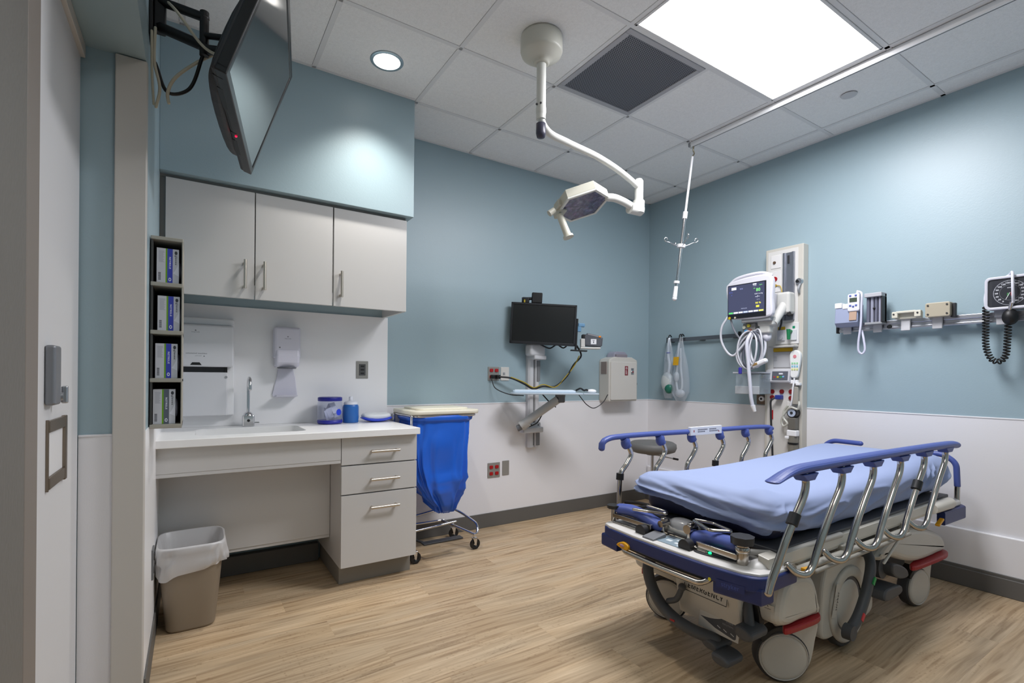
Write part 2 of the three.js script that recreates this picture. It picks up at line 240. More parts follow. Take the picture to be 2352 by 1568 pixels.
// ceiling fittings
{
  const glow = new THREE.MeshPhysicalMaterial({ color: 0xffffff, roughness: 0.4, emissive: 0xfffaf4, emissiveIntensity: 1.6 });
  const t = thing('ceiling_light', 'large glowing white light panel in the ceiling over the stretcher', 'light', [GX - TILE, CEIL - 0.008, GZ + TILE / 2]);
  const x0 = GX - 2 * TILE + 0.013, x1 = GX - 0.013, z0 = GZ + 0.013, z1 = GZ + TILE - 0.013;
  part(t, 'frame', [box(x0, x1, CEIL - 0.006, CEIL + 0.02, z0, z0 + 0.014, 0.002), box(x0, x1, CEIL - 0.006, CEIL + 0.02, z1 - 0.014, z1, 0.002), box(x0, x0 + 0.014, CEIL - 0.006, CEIL + 0.02, z0, z1, 0.002), box(x1 - 0.014, x1, CEIL - 0.006, CEIL + 0.02, z0, z1, 0.002)], M.ceilBar);
  part(t, 'diffuser', box(x0 + 0.012, x1 - 0.012, CEIL - 0.004, CEIL + 0.01, z0 + 0.012, z1 - 0.012, 0), glow, 'glowing white diffuser');
  const e = thing('ceiling_light', 'added fill light panel out of view above the entry doors', 'light', [GX - 3.5 * TILE, CEIL - 0.012, GZ + 3 * TILE]);  // unseen fixture, added to go with the fill lamp
  const ex = GX - 3.5 * TILE, ez = GZ + 3 * TILE;
  part(e, 'frame', [box(ex - 0.297, ex + 0.297, CEIL - 0.012, CEIL - 0.004, ez - 0.6, ez + 0.6, 0.002)], M.ceilBar);
  part(e, 'diffuser', box(ex - 0.28, ex + 0.28, CEIL - 0.0125, CEIL - 0.006, ez - 0.585, ez + 0.585, 0), glow);
  const d = thing('recessed_downlight', 'round glowing downlight in a ceiling tile before the soffit', 'light', [-2.908, CEIL - 0.02, 0.751]);
  part(d, 'trim_ring', lathe([[0.07, -0.004], [0.088, -0.003], [0.089, -0.007], [0.086, -0.01], [0.072, -0.011], [0.069, -0.008], [0.07, -0.004]], [-2.908, CEIL, 0.751], 40), metal(0xb4bfc6, 0.35));
  part(d, 'lens', cyl([-2.908, CEIL - 0.01, 0.751], [-2.908, CEIL - 0.003, 0.751], 0.071, 0.071, 36), glow, 'glowing white lens');
  const v = thing('ceiling_vent', 'dark grey perforated air return grille in the ceiling', 'vent', [-1.703, CEIL - 0.006, 1.363]);
  const a0 = -2.008 + 0.013, a1 = -1.398 - 0.013, b0 = 1.058 + 0.013, b1 = 1.668 - 0.013, fw = 0.032;
  part(v, 'frame', [box(a0, a1, CEIL - 0.006, CEIL + 0.015, b0, b0 + fw, 0.003), box(a0, a1, CEIL - 0.006, CEIL + 0.015, b1 - fw, b1, 0.003), box(a0, a0 + fw, CEIL - 0.006, CEIL + 0.015, b0 + fw, b1 - fw, 0.003), box(a1 - fw, a1, CEIL - 0.006, CEIL + 0.015, b0 + fw, b1 - fw, 0.003)], mat(0xb2b2b8, 0.5));
  const perf = canvasTex(1024, 1024, (g, w) => { g.fillStyle = '#8b8c95'; g.fillRect(0, 0, w, w); g.fillStyle = '#2a2a31'; const n = 44, p = w / n; for (let i = 0; i < n; i++) for (let k = 0; k < n * 1.16; k++) { g.beginPath(); g.arc((i + (k % 2 ? 0.5 : 0) + 0.25) * p, (k + 0.5) * p * 0.866, p * 0.37, 0, 7); g.fill(); } });
  part(v, 'grille', sheet([-1.703, CEIL - 0.001, 1.363], a1 - a0 - 2 * fw + 0.004, b1 - b0 - 2 * fw + 0.004, [1, 0, 0], [0, 0, 1]).scale(1, 1, 1), new THREE.MeshPhysicalMaterial({ map: perf, roughness: 0.5, metalness: 0.2, side: THREE.DoubleSide }), 'dark grey perforated metal plate');
  single('sprinkler_cover', 'small round white sprinkler cover in a ceiling tile beside the track', 'sprinkler', lathe([[0, -0.008], [0.034, -0.008], [0.042, -0.006], [0.043, -0.003], [0, -0.003]], [-0.48, CEIL, 1.97], 32), mat(0xcfcfd3, 0.5));
  const tr = thing('ceiling_track', 'long aluminium curtain track screwed under the ceiling', 'track', [-0.745, CEIL - 0.03, 2.65]);
  part(tr, 'rail', ext([[-0.763, CEIL - 0.004], [-0.727, CEIL - 0.004], [-0.727, CEIL - 0.024], [-0.735, CEIL - 0.034], [-0.755, CEIL - 0.034], [-0.763, CEIL - 0.024]], 'z', 1.05, ZF, 0.001), mat(0xf2f2f4, 0.3));
  part(tr, 'track_slot', box(-0.748, -0.742, CEIL - 0.0346, CEIL - 0.03, 1.06, ZF, 0), M.grey);
  part(tr, 'end_cap', box(-0.765, -0.725, CEIL - 0.032, CEIL - 0.004, 1.04, 1.06, 0.003), M.midgrey);
}
// ---------------------------------------------------------------- sink wall: cabinets, counter
function barHandle(parent, p, len, vertical, axisOut = 0.032) {
  const [x, y, z] = p, r = 0.008, h = len / 2;
  const g = vertical ? [cyl([x, y - h, z + axisOut], [x, y + h, z + axisOut], r, r, 10), cyl([x, y - h + 0.014, z], [x, y - h + 0.014, z + axisOut], r * 0.9), cyl([x, y + h - 0.014, z], [x, y + h - 0.014, z + axisOut], r * 0.9)]
    : [cyl([x - h, y, z + axisOut], [x + h, y, z + axisOut], r, r, 10), cyl([x - h + 0.012, y, z], [x - h + 0.012, y, z + axisOut], r * 0.9), cyl([x + h - 0.012, y, z], [x + h - 0.012, y, z + axisOut], r * 0.9)];
  return part(parent, 'handle', g, M.nickel, 'brushed nickel bar handle');
}
function wallCabinet(label, x0, x1, doors, endRight) {
  const t = thing('wall_cabinet', label, 'cabinet', [(x0 + x1) / 2, 1.585, 0.2]);
  part(t, 'body', box(x0, x1, 1.662, 2.158, 0, 0.40, 0.001), M.cab);   // its bottom is set up behind the doors, so the painted wall shows below it
  part(t, 'end_panel', endRight ? box(x1 - 0.018, x1, 1.585, 1.664, 0, 0.4, 0.001) : box(x0, x0 + 0.018, 1.585, 1.664, 0.02, 0.4, 0.001), M.cab);
  for (const [a, b, hx] of doors) { const d = part(t, 'door', box(a + 0.0025, b - 0.0025, 1.585, 2.152, 0.402, 0.422, 0.0015), M.cab); barHandle(d, [hx, 1.71, 0.422], 0.15, true); }
  return t;
}
part(wallCabinet('pale laminate wall cabinet with two doors under the soffit', XL + 0.022, -3.106, [[XL + 0.022, -3.508, -3.555], [-3.508, -3.106, -3.463]]), 'filler_strip', box(XL, XL + 0.022, 1.585, 2.155, 0.3, 0.4, 0.001), M.cabEdge);
wallCabinet('pale laminate wall cabinet with one door at the free soffit end', -3.104, -2.66, [[-3.104, -2.66, -3.062]], true);
struct('trim_8', 'glossy white backsplash panel above the sink', 'backsplash', box(XL, -2.64, 0.88, 1.587, 0, 0.012, 0.001), M.white);
{
  // counter slab with a moulded sink
  const CY = 0.88, CF = 0.635, CR = -2.65;
  const s = new THREE.Shape([[XL, 0.012], [CR, 0.012], [CR, CF], [XL, CF]].map(([a, b]) => new THREE.Vector2(a, b)));
  const h = new THREE.Path(); const r = 0.06, x0 = -3.77, x1 = -3.25, z0 = 0.15, z1 = 0.5;
  h.moveTo(x0 + r, z0); h.lineTo(x1 - r, z0); h.absarc(x1 - r, z0 + r, r, -Math.PI / 2, 0); h.lineTo(x1, z1 - r); h.absarc(x1 - r, z1 - r, r, 0, Math.PI / 2); h.lineTo(x0 + r, z1); h.absarc(x0 + r, z1 - r, r, Math.PI / 2, Math.PI); h.lineTo(x0, z0 + r); h.absarc(x0 + r, z0 + r, r, Math.PI, Math.PI * 1.5);
  s.holes.push(h);
  const t = thing('countertop', 'white solid surface countertop with moulded sink', 'countertop', [-3.29, CY - 0.038, 0.32]);
  part(t, 'slab', ext(s, 'y', CY - 0.038, CY, 0.003), M.counter);
  const rings = []; for (let k = 0; k <= 6; k++) { const f = k / 6, y = CY - 0.003 - 0.13 * Math.sin(f * Math.PI / 2), sh = 0.012 * f + (k === 6 ? 0.05 : 0.03 * f * f); rings.push([sh, y]); }
  const N = 48, P = [], I = []; rings.forEach(([sh, y]) => { for (let n = 0; n < N; n++) { const a = n / N * Math.PI * 2, c = Math.cos(a), q = Math.sin(a), e = 0.32; const px = (x0 + x1) / 2 + ((x1 - x0) / 2 - sh) * Math.sign(c) * Math.abs(c) ** e, pz = (z0 + z1) / 2 + ((z1 - z0) / 2 - sh) * Math.sign(q) * Math.abs(q) ** e; P.push(px, y, pz); } });
  for (let k = 0; k < 6; k++) for (let n = 0; n < N; n++) { const a = k * N + n, b = k * N + (n + 1) % N; I.push(a, b, a + N, b, b + N, a + N); }
  const c = P.length / 3; P.push((x0 + x1) / 2, rings[6][1] - 0.004, (z0 + z1) / 2); for (let n = 0; n < N; n++) I.push(6 * N + n, 6 * N + (n + 1) % N, c);
  const bg = new THREE.BufferGeometry(); bg.setAttribute('position', new THREE.Float32BufferAttribute(P, 3)); bg.setIndex(I); bg.computeVertexNormals();
  part(t, 'basin', bg, mat(0xececec, 0.28, { side: THREE.DoubleSide }));
  part(t, 'drain', lathe([[0, 0.002], [0.03, 0.002], [0.034, 0]], [-3.51, rings[6][1] - 0.002, 0.325], 24), M.chrome);
}
{
  const t = thing('sink_apron', 'pale laminate apron with pipe cover panel under the sink', 'apron', [-3.5, 0.24, 0.45]);
  part(t, 'front_panel', box(XL, -3.094, 0.718, 0.841, 0.572, 0.592, 0.0015), M.cab);
  part(t, 'pipe_cover', box(XL, -3.094, 0.245, 0.718, 0.325, 0.343, 0.0015), M.cab);
  part(t, 'cover_ledge', box(XL, -3.094, 0.227, 0.245, 0.1, 0.338, 0.0015), M.cab);
  part(t, 'top_rail', box(XL, -3.094, 0.70, 0.718, 0.343, 0.59, 0.0015), M.cab);
}
{
  const x0 = -3.092, x1 = -2.652, t = thing('drawer_cabinet', 'pale laminate base cabinet with three drawers beside the hamper', 'cabinet', [(x0 + x1) / 2, 0, 0.3]);
  part(t, 'body', box(x0, x1, 0.115, 0.841, 0.012, 0.57, 0.001), M.cab);
  part(t, 'toe_kick', box(x0 + 0.012, x1 - 0.004, 0, 0.115, 0.012, 0.505, 0.002), mat(0x85817a, 0.55), 'grey plinth');
  for (const [y0, y1, hy] of [[0.686, 0.838, 0.757], [0.523, 0.682, 0.598], [0.118, 0.519, 0.44]]) { const d = part(t, 'drawer', box(x0 + 0.001, x1 - 0.001, y0 + 0.0015, y1 - 0.0015, 0.572, 0.592, 0.0015), M.cab); barHandle(d, [-2.852, hy, 0.592], 0.165, false); }
}
// ---------------------------------------------------------------- things on and around the sink
const slatTxt = (g, x, y, w, h, n, c) => { g.fillStyle = c; for (let k = 0; k < n; k++) g.fillRect(x, y + k * h * 1.7, w * (0.7 + 0.3 * hash(k, n, 2)), h); };
{
  const c = canvasTex(256, 64, (g) => { g.fillStyle = '#dedee2'; g.fillRect(0, 0, 256, 64); g.fillStyle = '#77797f'; g.beginPath(); g.moveTo(128, 6); g.lineTo(146, 22); g.lineTo(128, 36); g.lineTo(110, 22); g.fill(); g.font = 'bold 20px sans-serif'; g.textAlign = 'center'; g.fillText('Georgia-Pacific', 128, 58); });
  const c2 = canvasTex(256, 96, (g) => { g.fillStyle = '#dedee2'; g.fillRect(0, 0, 256, 96); g.fillStyle = '#84868c'; g.font = 'bold 26px sans-serif'; g.textAlign = 'center'; g.fillText('automated touchless', 128, 30); g.font = '18px sans-serif'; g.fillText('pull towel', 150, 62); g.beginPath(); g.arc(220, 62, 9, 0, 7); g.fill(); });
  const t = thing('paper_towel_dispenser', 'white paper towel dispenser on the backsplash behind the glove rack', 'dispenser', [-3.725, 0.945, 0.06]);
  part(t, 'back_box', [box(-3.878, -3.577, 0.945, 1.505, 0.012, 0.05, 0.006, 2), box(-3.878, -3.577, 1.462, 1.505, 0.03, 0.075, 0.012, 2)], M.white);
  part(t, 'cover', [ext(rrect(-3.874, -3.582, 1.226, 1.462, 0.012), 'z', 0.04, 0.112, 0.01)], mat(0xdedee2, 0.35));
  part(t, 'lower_panel', box(-3.874, -3.612, 0.945, 1.196, 0.045, 0.075, 0.008, 2), mat(0xdedee2, 0.35));
  part(t, 'towel_slot', box(-3.874, -3.612, 1.194, 1.228, 0.03, 0.062, 0.001), M.dark, 'dark towel slot');
  part(t, 'slot_end', box(-3.628, -3.613, 1.198, 1.224, 0.06, 0.075, 0.002), M.black);
  part(t, 'finger_notch', ext([[-3.795, 1.235], [-3.74, 1.235], [-3.75, 1.25], [-3.785, 1.25]], 'z', 0.108, 0.1135, 0.001), M.black);
  part(t, 'lock', cyl([-3.619, 1.168, 0.07], [-3.619, 1.168, 0.078], 0.007), M.midgrey);
  part(t, 'printed_logo', sheet([-3.77, 1.425, 0.1126], 0.07, 0.02, [1, 0, 0], [0, 1, 0]), new THREE.MeshPhysicalMaterial({ map: c, roughness: 0.4 }));
  part(t, 'printed_text', sheet([-3.765, 1.29, 0.1126], 0.1, 0.036, [1, 0, 0], [0, 1, 0]), new THREE.MeshPhysicalMaterial({ map: c2, roughness: 0.4 }));
}
{
  const c = canvasTex(128, 64, (g) => { g.fillStyle = '#d8d7e4'; g.fillRect(0, 0, 128, 64); g.fillStyle = '#8a8b9a'; g.beginPath(); g.moveTo(64, 6); g.lineTo(76, 18); g.lineTo(64, 28); g.lineTo(52, 18); g.fill(); g.font = 'bold 15px sans-serif'; g.textAlign = 'center'; g.fillText('GOJO PURE', 64, 50); });
  const t = thing('soap_dispenser', 'white touchless soap dispenser with drip shield on the backsplash', 'dispenser', [-3.295, 1.04, 0.06]), m = mat(0xd8d7e4, 0.38);
  part(t, 'housing', [ext(rrect(-3.368, -3.222, 1.285, 1.475, 0.012), 'z', 0.012, 0.108, 0.012), ext([[0.012, 1.23], [0.1, 1.232], [0.118, 1.26], [0.122, 1.3], [0.112, 1.335], [0.012, 1.335]], 'x', -3.362, -3.228, 0.014, { bs: 3 })], m);
  part(t, 'nozzle_opening', lathe([[0, 0.0], [0.05, 0], [0.056, 0.006], [0.05, 0.012]], [-3.295, 1.222, 0.075], 28).scale(1, 1, 1), mat(0x6a6c74, 0.3), 'dark nozzle mouth');
  part(t, 'drip_shield', ext([[-3.335, 1.235], [-3.255, 1.235], [-3.238, 1.17], [-3.225, 1.06], [-3.24, 1.045], [-3.36, 1.045], [-3.37, 1.06], [-3.345, 1.17]], 'z', 0.012, 0.022, 0.004), m);
  part(t, 'drip_tray', ext([[0.012, 1.045], [0.095, 1.052], [0.1, 1.06], [0.09, 1.062], [0.012, 1.057]], 'x', -3.355, -3.235, 0.003), m);
  part(t, 'sensor_light', cyl([-3.34, 1.35, 0.1], [-3.34, 1.35, 0.1095], 0.004), M.grey);
  part(t, 'printed_logo', sheet([-3.295, 1.41, 0.1085], 0.06, 0.028, [1, 0, 0], [0, 1, 0]), new THREE.MeshPhysicalMaterial({ map: c, roughness: 0.4 }));
}
{
  const x = -3.505, z = 0.09, t = thing('faucet', 'slim chrome gooseneck faucet standing behind the sink', 'faucet', [x, 0.88, z]);
  part(t, 'base', [ext(rrect(x - 0.032, x + 0.032, z - 0.024, z + 0.024, 0.01), 'y', 0.88, 0.945, 0.004), lathe([[0.026, 0], [0.022, 0.012], [0.014, 0.02], [0, 0.022]], [x, 0.944, z], 20)], M.chrome);
  part(t, 'sensor', cyl([x, 0.915, z + 0.02], [x, 0.915, z + 0.026], 0.008), M.black);
  part(t, 'spout', tube([[x, 0.95, z], [x, 1.12, z], [x, 1.155, z + 0.02], [x, 1.165, z + 0.05], [x, 1.155, z + 0.085], [x, 1.125, z + 0.1], [x, 1.1, z + 0.102]], 0.0085, { smooth: true, n: 40 }), M.chrome);
  part(t, 'lever', tube([[x + 0.03, 0.9, z], [x + 0.055, 0.9, z + 0.008]], 0.005), M.chrome);
}
const clear = new THREE.MeshPhysicalMaterial({ color: 0xf2f4fb, roughness: 0.12, transmission: 0.92, thickness: 0, ior: 1.45, side: THREE.DoubleSide });
{
  const x = -3.052, z = 0.14, t = thing('canister', 'clear plastic canister with dark blue lid on the counter', 'canister', [x, 0.88, z]);
  part(t, 'jar', lathe([[0, 0.004], [0.066, 0.004], [0.072, 0.01], [0.076, 0.06], [0.074, 0.13], [0.07, 0.145]], [x, 0.88, z], 36), clear, 'clear plastic jar');
  part(t, 'lid', lathe([[0, 0.168], [0.066, 0.168], [0.073, 0.164], [0.073, 0.144], [0.069, 0.143]], [x, 0.88, z], 36), mat(0x1b1f86, 0.35), 'dark blue lid');
  part(t, 'base_ring', lathe([[0, 0.002], [0.07, 0.002], [0.075, 0.008], [0.0755, 0.024], [0.06, 0.026], [0, 0.02]], [x, 0.88, z], 36), mat(0x2c2f9e, 0.4), 'violet blue base');
  const pk = []; for (let i = 0; i < 9; i++) { const a = i * 2.4, r = 0.015 + 0.03 * hash(i, 1, 9); pk.push(turn(boxC(x + r * Math.cos(a), 0.945 + 0.006 * (i % 4), z + r * Math.sin(a), 0.035, 0.07, 0.004, 0.001), [x, 0.945, z], [Math.cos(a * 3), 0.3, Math.sin(a)], 0.5)); }
  part(t, 'swab_packets', pk, mat(0xcdd1e2, 0.5), 'white packets inside the jar');
  part(t, 'blue_label', [disc(x + 0.038, 0.955, z + 0.0665, 0.02, [0.5, 0, 0.87])], mat(0x2340d0, 0.4, { side: THREE.DoubleSide }), 'round blue label');
}
{
  const x = -2.918, z = 0.12, t = thing('wipe_tub', 'small round blue tub with a white cap on the counter', 'tub', [x, 0.88, z]);
  part(t, 'body', lathe([[0, 0], [0.046, 0], [0.049, 0.006], [0.048, 0.02], [0.05, 0.03], [0.05, 0.1], [0.047, 0.112], [0.04, 0.12]], [x, 0.88, z], 32), mat(0x2f74c6, 0.35, { transmission: 0.2, thickness: 0 }), 'blue tub');
  part(t, 'cap', lathe([[0.043, 0.117], [0.044, 0.128], [0.036, 0.137], [0.012, 0.142], [0.012, 0.165], [0.006, 0.17], [0, 0.17]], [x, 0.88, z], 28), mat(0xdfe2ec, 0.4), 'white cap');
}
{
  // a crumpled pack: rounded pillow with folds
  const t = thing('wipes_packet', 'flat white and blue packet of wipes lying by the backsplash end', 'packet', [-2.75, 0.88, 0.12]);
  const pillow = (w, h, d, lift, s) => { const g = new THREE.SphereGeometry(0.5, 40, 20), p = g.attributes.position; for (let i = 0; i < p.count; i++) { let x = p.getX(i) * 2, y = p.getY(i) * 2, z = p.getZ(i) * 2; const q = (v) => Math.sign(v) * Math.abs(v) ** 0.55; x = q(x); z = q(z); const f = 0.5 + 0.5 * vnoise(x * 5 + 9, z * 5 + 3, s); p.setXYZ(i, x * w / 2, Math.max(-1, y) * h / 2 * (0.5 + 0.7 * f) + lift * x * x, z * d / 2); } g.computeVertexNormals(); return g; };
  part(t, 'blue_wrapper', pillow(0.2, 0.022, 0.13, 0.016, 5).translate(-2.75, 0.892, 0.12), mat(0x1f43d2, 0.35), 'glossy blue wrapper');
  part(t, 'printed_top', pillow(0.19, 0.05, 0.11, 0.008, 8).translate(-2.748, 0.911, 0.11), mat(0xe2e6e8, 0.4), 'white crumpled top');
}
function plate(name, label, x0, x1, y0, y1, z, m, group) { const t = thing(name, label, 'outlet', [(x0 + x1) / 2, y0, z], group); part(t, 'cover_plate', box(x0, x1, y0, y1, z, z + 0.006, 0.003, 2), m); return t; }
function sockets(t, list, z, m) { for (const [x, y] of list) { part(t, 'socket', ext(rrect(x - 0.015, x + 0.015, y - 0.013, y + 0.013, 0.007), 'z', z + 0.003, z + 0.009, 0.001), m); } }
{
  const st = mat(0x9b9994, 0.42, { metalness: 0.35 }), t = plate('wall_outlet', 'steel outlet plate with dark receptacle on the white backsplash', -2.856, -2.776, 1.165, 1.282, 0.012, st);
  part(t, 'receptacle', box(-2.838, -2.794, 1.185, 1.262, 0.016, 0.0205, 0.002), mat(0x4a4b4c, 0.5));
  for (const y of [1.2, 1.224, 1.247]) part(t, 'slot', box(-2.828, -2.804, y - 0.005, y + 0.005, 0.019, 0.0215, 0.0005), M.black);
  const red = plate('wall_outlet', 'steel plate with four red sockets low on the wall', -1.824, -1.711, 0.387, 0.505, 0.003, st); sockets(red, [[-1.793, 0.471], [-1.742, 0.471], [-1.793, 0.42], [-1.742, 0.42]], 0.006, M.red);
  plate('blank_plate', 'plain grey steel cover plate beside the four red sockets', -1.688, -1.624, 0.396, 0.512, 0.003, st);
  const up = plate('wall_outlet', 'steel plate with red sockets and plugs beside the wall computer', -1.826, -1.722, 1.155, 1.263, 0, st); sockets(up, [[-1.797, 1.235], [-1.75, 1.235], [-1.797, 1.185]], 0.003, M.red);
  part(up, 'plug', [box(-1.768, -1.735, 1.168, 1.2, 0.006, 0.05, 0.006, 2), box(-1.81, -1.782, 1.17, 1.2, 0.006, 0.045, 0.006, 2)], M.black, 'black plugs');
  const dp = plate('data_outlet', 'white data plate right of the upper red sockets', -1.708, -1.63, 1.155, 1.263, 0, M.plastic); part(dp, 'jack', box(-1.69, -1.67, 1.2, 1.22, 0.004, 0.009, 0.001), M.midgrey);
  const lf = thing('wall_outlet', 'narrow dark outlet on the side wall above the waste bin', 'outlet', [XL + 0.005, 0.32, 0.815]); part(lf, 'cover_plate', box(XL + 0.003, XL + 0.01, 0.325, 0.45, 0.775, 0.855, 0.002), M.grey); for (const y of [0.36, 0.415]) part(lf, 'socket', box(XL + 0.008, XL + 0.013, y - 0.015, y + 0.015, 0.8, 0.83, 0.003), M.dark);
}
// glove box rack on the side wall
{
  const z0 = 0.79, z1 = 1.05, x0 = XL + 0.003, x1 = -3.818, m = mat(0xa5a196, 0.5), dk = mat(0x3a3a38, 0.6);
  const t = thing('glove_box_rack', 'tall narrow beige rack of four compartments on the side wall', 'rack', [(x0 + x1) / 2, 0.972, 0.92]);
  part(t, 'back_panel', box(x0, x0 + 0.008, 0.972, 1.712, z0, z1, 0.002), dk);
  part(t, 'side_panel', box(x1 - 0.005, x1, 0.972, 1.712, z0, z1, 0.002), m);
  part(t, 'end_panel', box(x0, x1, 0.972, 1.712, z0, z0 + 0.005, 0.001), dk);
  const ys = [0.972, 1.15, 1.335, 1.52];
  for (const y of ys) part(t, 'shelf', box(x0, x1, y, y + 0.016, z0, z1 + 0.002, 0.003), m);
  part(t, 'top_panel', box(x0, x1, 1.698, 1.712, z0, z1 + 0.002, 0.003), m);
  const art = (mid) => canvasTex(256, 320, (g) => {
    g.fillStyle = '#c9c9cf'; g.fillRect(0, 0, 256, 320); slatTxt(g, 22, 24, 70, 4, 16, '#a9a9b2'); g.fillStyle = '#55555c'; g.fillRect(18, 226, 30, 70); g.fillStyle = '#c9c9cf'; for (let k = 0; k < 7; k++) g.fillRect(18, 234 + k * 9, 30, 3);
    g.fillStyle = '#6da11d'; g.fillRect(102, 0, 20, 320); g.fillStyle = mid; g.fillRect(122, 0, 62, 320); g.fillStyle = '#dfe0ee'; g.save(); g.translate(152, 130); g.rotate(Math.PI / 2); g.font = 'bold 30px sans-serif'; g.textAlign = 'center'; g.fillText('NITRILE', 0, 10); g.restore(); g.beginPath(); g.arc(152, 285, 17, 0, 7); g.fill(); g.fillStyle = mid; g.beginPath(); g.arc(152, 285, 8, 0, 7); g.fill();
    g.fillStyle = '#d2d3dc'; g.fillRect(184, 0, 72, 320); g.fillStyle = '#3d4048'; g.beginPath(); g.arc(222, 34, 17, 0, 7); g.fill(); g.save(); g.translate(222, 100); g.rotate(Math.PI / 2); g.font = 'bold 30px sans-serif'; g.textAlign = 'center'; g.fillText('gloves', 0, 10); g.restore();
    g.fillStyle = '#e9eaf6'; g.beginPath(); g.moveTo(256, 120); g.quadraticCurveTo(222, 200, 186, 224); g.lineTo(256, 250); g.fill();
  });
  const blueArt = new THREE.MeshPhysicalMaterial({ map: art('#3a46b4'), roughness: 0.45 }), greyArt = new THREE.MeshPhysicalMaterial({ map: art('#5b6270'), roughness: 0.45 }), card = mat(0xc4c4cc, 0.5);
  const names = ['glove box with grey stripe on the lowest shelf of the rack', 'blue striped glove box on the second shelf up of the rack', 'blue striped glove box on the third shelf up of the rack', 'blue striped glove box on the top shelf of the rack'];
  const xs = [[-3.912, -3.84], [-3.906, -3.834], [-3.9, -3.828], [-3.904, -3.832]];
  names.forEach((n, k) => {
    const [a, b] = xs[k], y = ys[k] + 0.016, h = 0.135, e = 1.035, g = thing('glove_box', n, 'box', [(a + b) / 2, y, 0.92], 'glove boxes in the rack');
    part(g, 'carton', box(a, b, y, y + h, 0.8, e, 0.0015), card);
    part(g, 'printed_end', sheet([(a + b) / 2, y + h / 2, e + 0.0006], b - a - 0.001, h - 0.001, [1, 0, 0], [0, 1, 0]), k ? blueArt : greyArt, 'end printed with green and ' + (k ? 'blue' : 'grey') + ' stripes');
    part(g, 'glove', ball(b + 0.002, y + 0.06, 0.97, 0.026, 0.22, 1.4, 1.3), mat(0xd9daee, 0.5), 'pale glove poking out');
  });
}
// waste bin with liner
function loftRings(rings, N, closeTop, closeBottom) {   // rings: arrays of N points, bottom to top
  const P = [], I = [], U = []; rings.forEach((r, k) => r.forEach((p, n) => { P.push(...p); U.push(n / N, k / rings.length); }));
  for (let k = 0; k + 1 < rings.length; k++) for (let n = 0; n < N; n++) { const a = k * N + n, b = k * N + (n + 1) % N; I.push(a, a + N, b, b, a + N, b + N); }
  const cap = (k, up) => { const c = P.length / 3, r = rings[k], m = [0, 1, 2].map((d) => r.reduce((s, p) => s + p[d], 0) / N); P.push(...m); U.push(0.5, 0.5); for (let n = 0; n < N; n++) up ? I.push(k * N + n, c, k * N + (n + 1) % N) : I.push(k * N + (n + 1) % N, c, k * N + n); };
  if (closeBottom) cap(0, false); if (closeTop) cap(rings.length - 1, true);
  const g = new THREE.BufferGeometry(); g.setAttribute('position', new THREE.Float32BufferAttribute(P, 3)); g.setAttribute('uv', new THREE.Float32BufferAttribute(U, 2)); g.setIndex(I); g.computeVertexNormals(); return g;
}
const superEl = (a, e) => { const c = Math.cos(a), s = Math.sin(a); return [Math.sign(c) * Math.abs(c) ** e, Math.sign(s) * Math.abs(s) ** e]; };
{
  const cx = -3.782, cz = 0.562, N = 72;
  const ring = (y, hx, hz, f) => Array.from({ length: N }, (_, n) => { const a = n / N * Math.PI * 2, [c, s] = superEl(a, 0.42), d = f ? f(a) : [0, 0]; return [Math.max(XL + 0.008, cx + c * (hx + d[0])), y + d[1], cz + s * (hz + d[0])]; });
  const t = thing('waste_bin', 'beige waste bin lined with a clear bag under the counter', 'bin', [cx, 0, cz]);
  part(t, 'bin', loftRings([ring(0.0, 0.092, 0.098), ring(0.012, 0.1, 0.105), ring(0.2, 0.117, 0.128), ring(0.385, 0.132, 0.15), ring(0.397, 0.136, 0.154), ring(0.397, 0.131, 0.149), ring(0.2, 0.113, 0.124), ring(0.02, 0.096, 0.1)], N, true, true), mat(0x8e8170, 0.5), 'beige plastic bin');
  const wob = (amp, s, k) => (a) => [0.004 + amp * (vnoise(k * a / Math.PI + 40, s * 3.1, s, 1e6) - 0.35) + amp * 0.6 * vnoise(2.7 * k * a / Math.PI, s, s + 3), 0];
  const film = new THREE.MeshPhysicalMaterial({ color: 0xf4f4f6, roughness: 0.35, transmission: 0.45, thickness: 0, side: THREE.DoubleSide });
  const hem = (a) => [0.006 + 0.018 * vnoise(a * 4, 2, 77) , 0.028 * Math.sin(a * 2 + 0.4) + 0.02 * (vnoise(a * 3, 7, 5) - 0.5)];
  const close = (f) => (a) => { const w = a / (Math.PI * 2), p = f(a), q = f(a - Math.PI * 2), m = Math.max(0, (w - 0.85) / 0.15); return [p[0] * (1 - m) + q[0] * m, p[1] * (1 - m) + q[1] * m]; };
  part(t, 'liner', loftRings([ring(0.29, 0.122, 0.135, close(hem)), ring(0.315, 0.124, 0.138, close(wob(0.034, 3, 9))), ring(0.34, 0.126, 0.142, close(wob(0.03, 5, 10))), ring(0.37, 0.13, 0.148, close(wob(0.02, 7, 11))), ring(0.395, 0.135, 0.153, close(wob(0.008, 9, 12))), ring(0.404, 0.135, 0.153), ring(0.401, 0.13, 0.148), ring(0.36, 0.118, 0.135, close(wob(-0.006, 11, 9))), ring(0.28, 0.108, 0.122, close(wob(-0.008, 13, 8))), ring(0.15, 0.085, 0.095, close(wob(-0.01, 15, 7)))], N, false, false), film, 'clear crumpled liner folded over the rim');
}
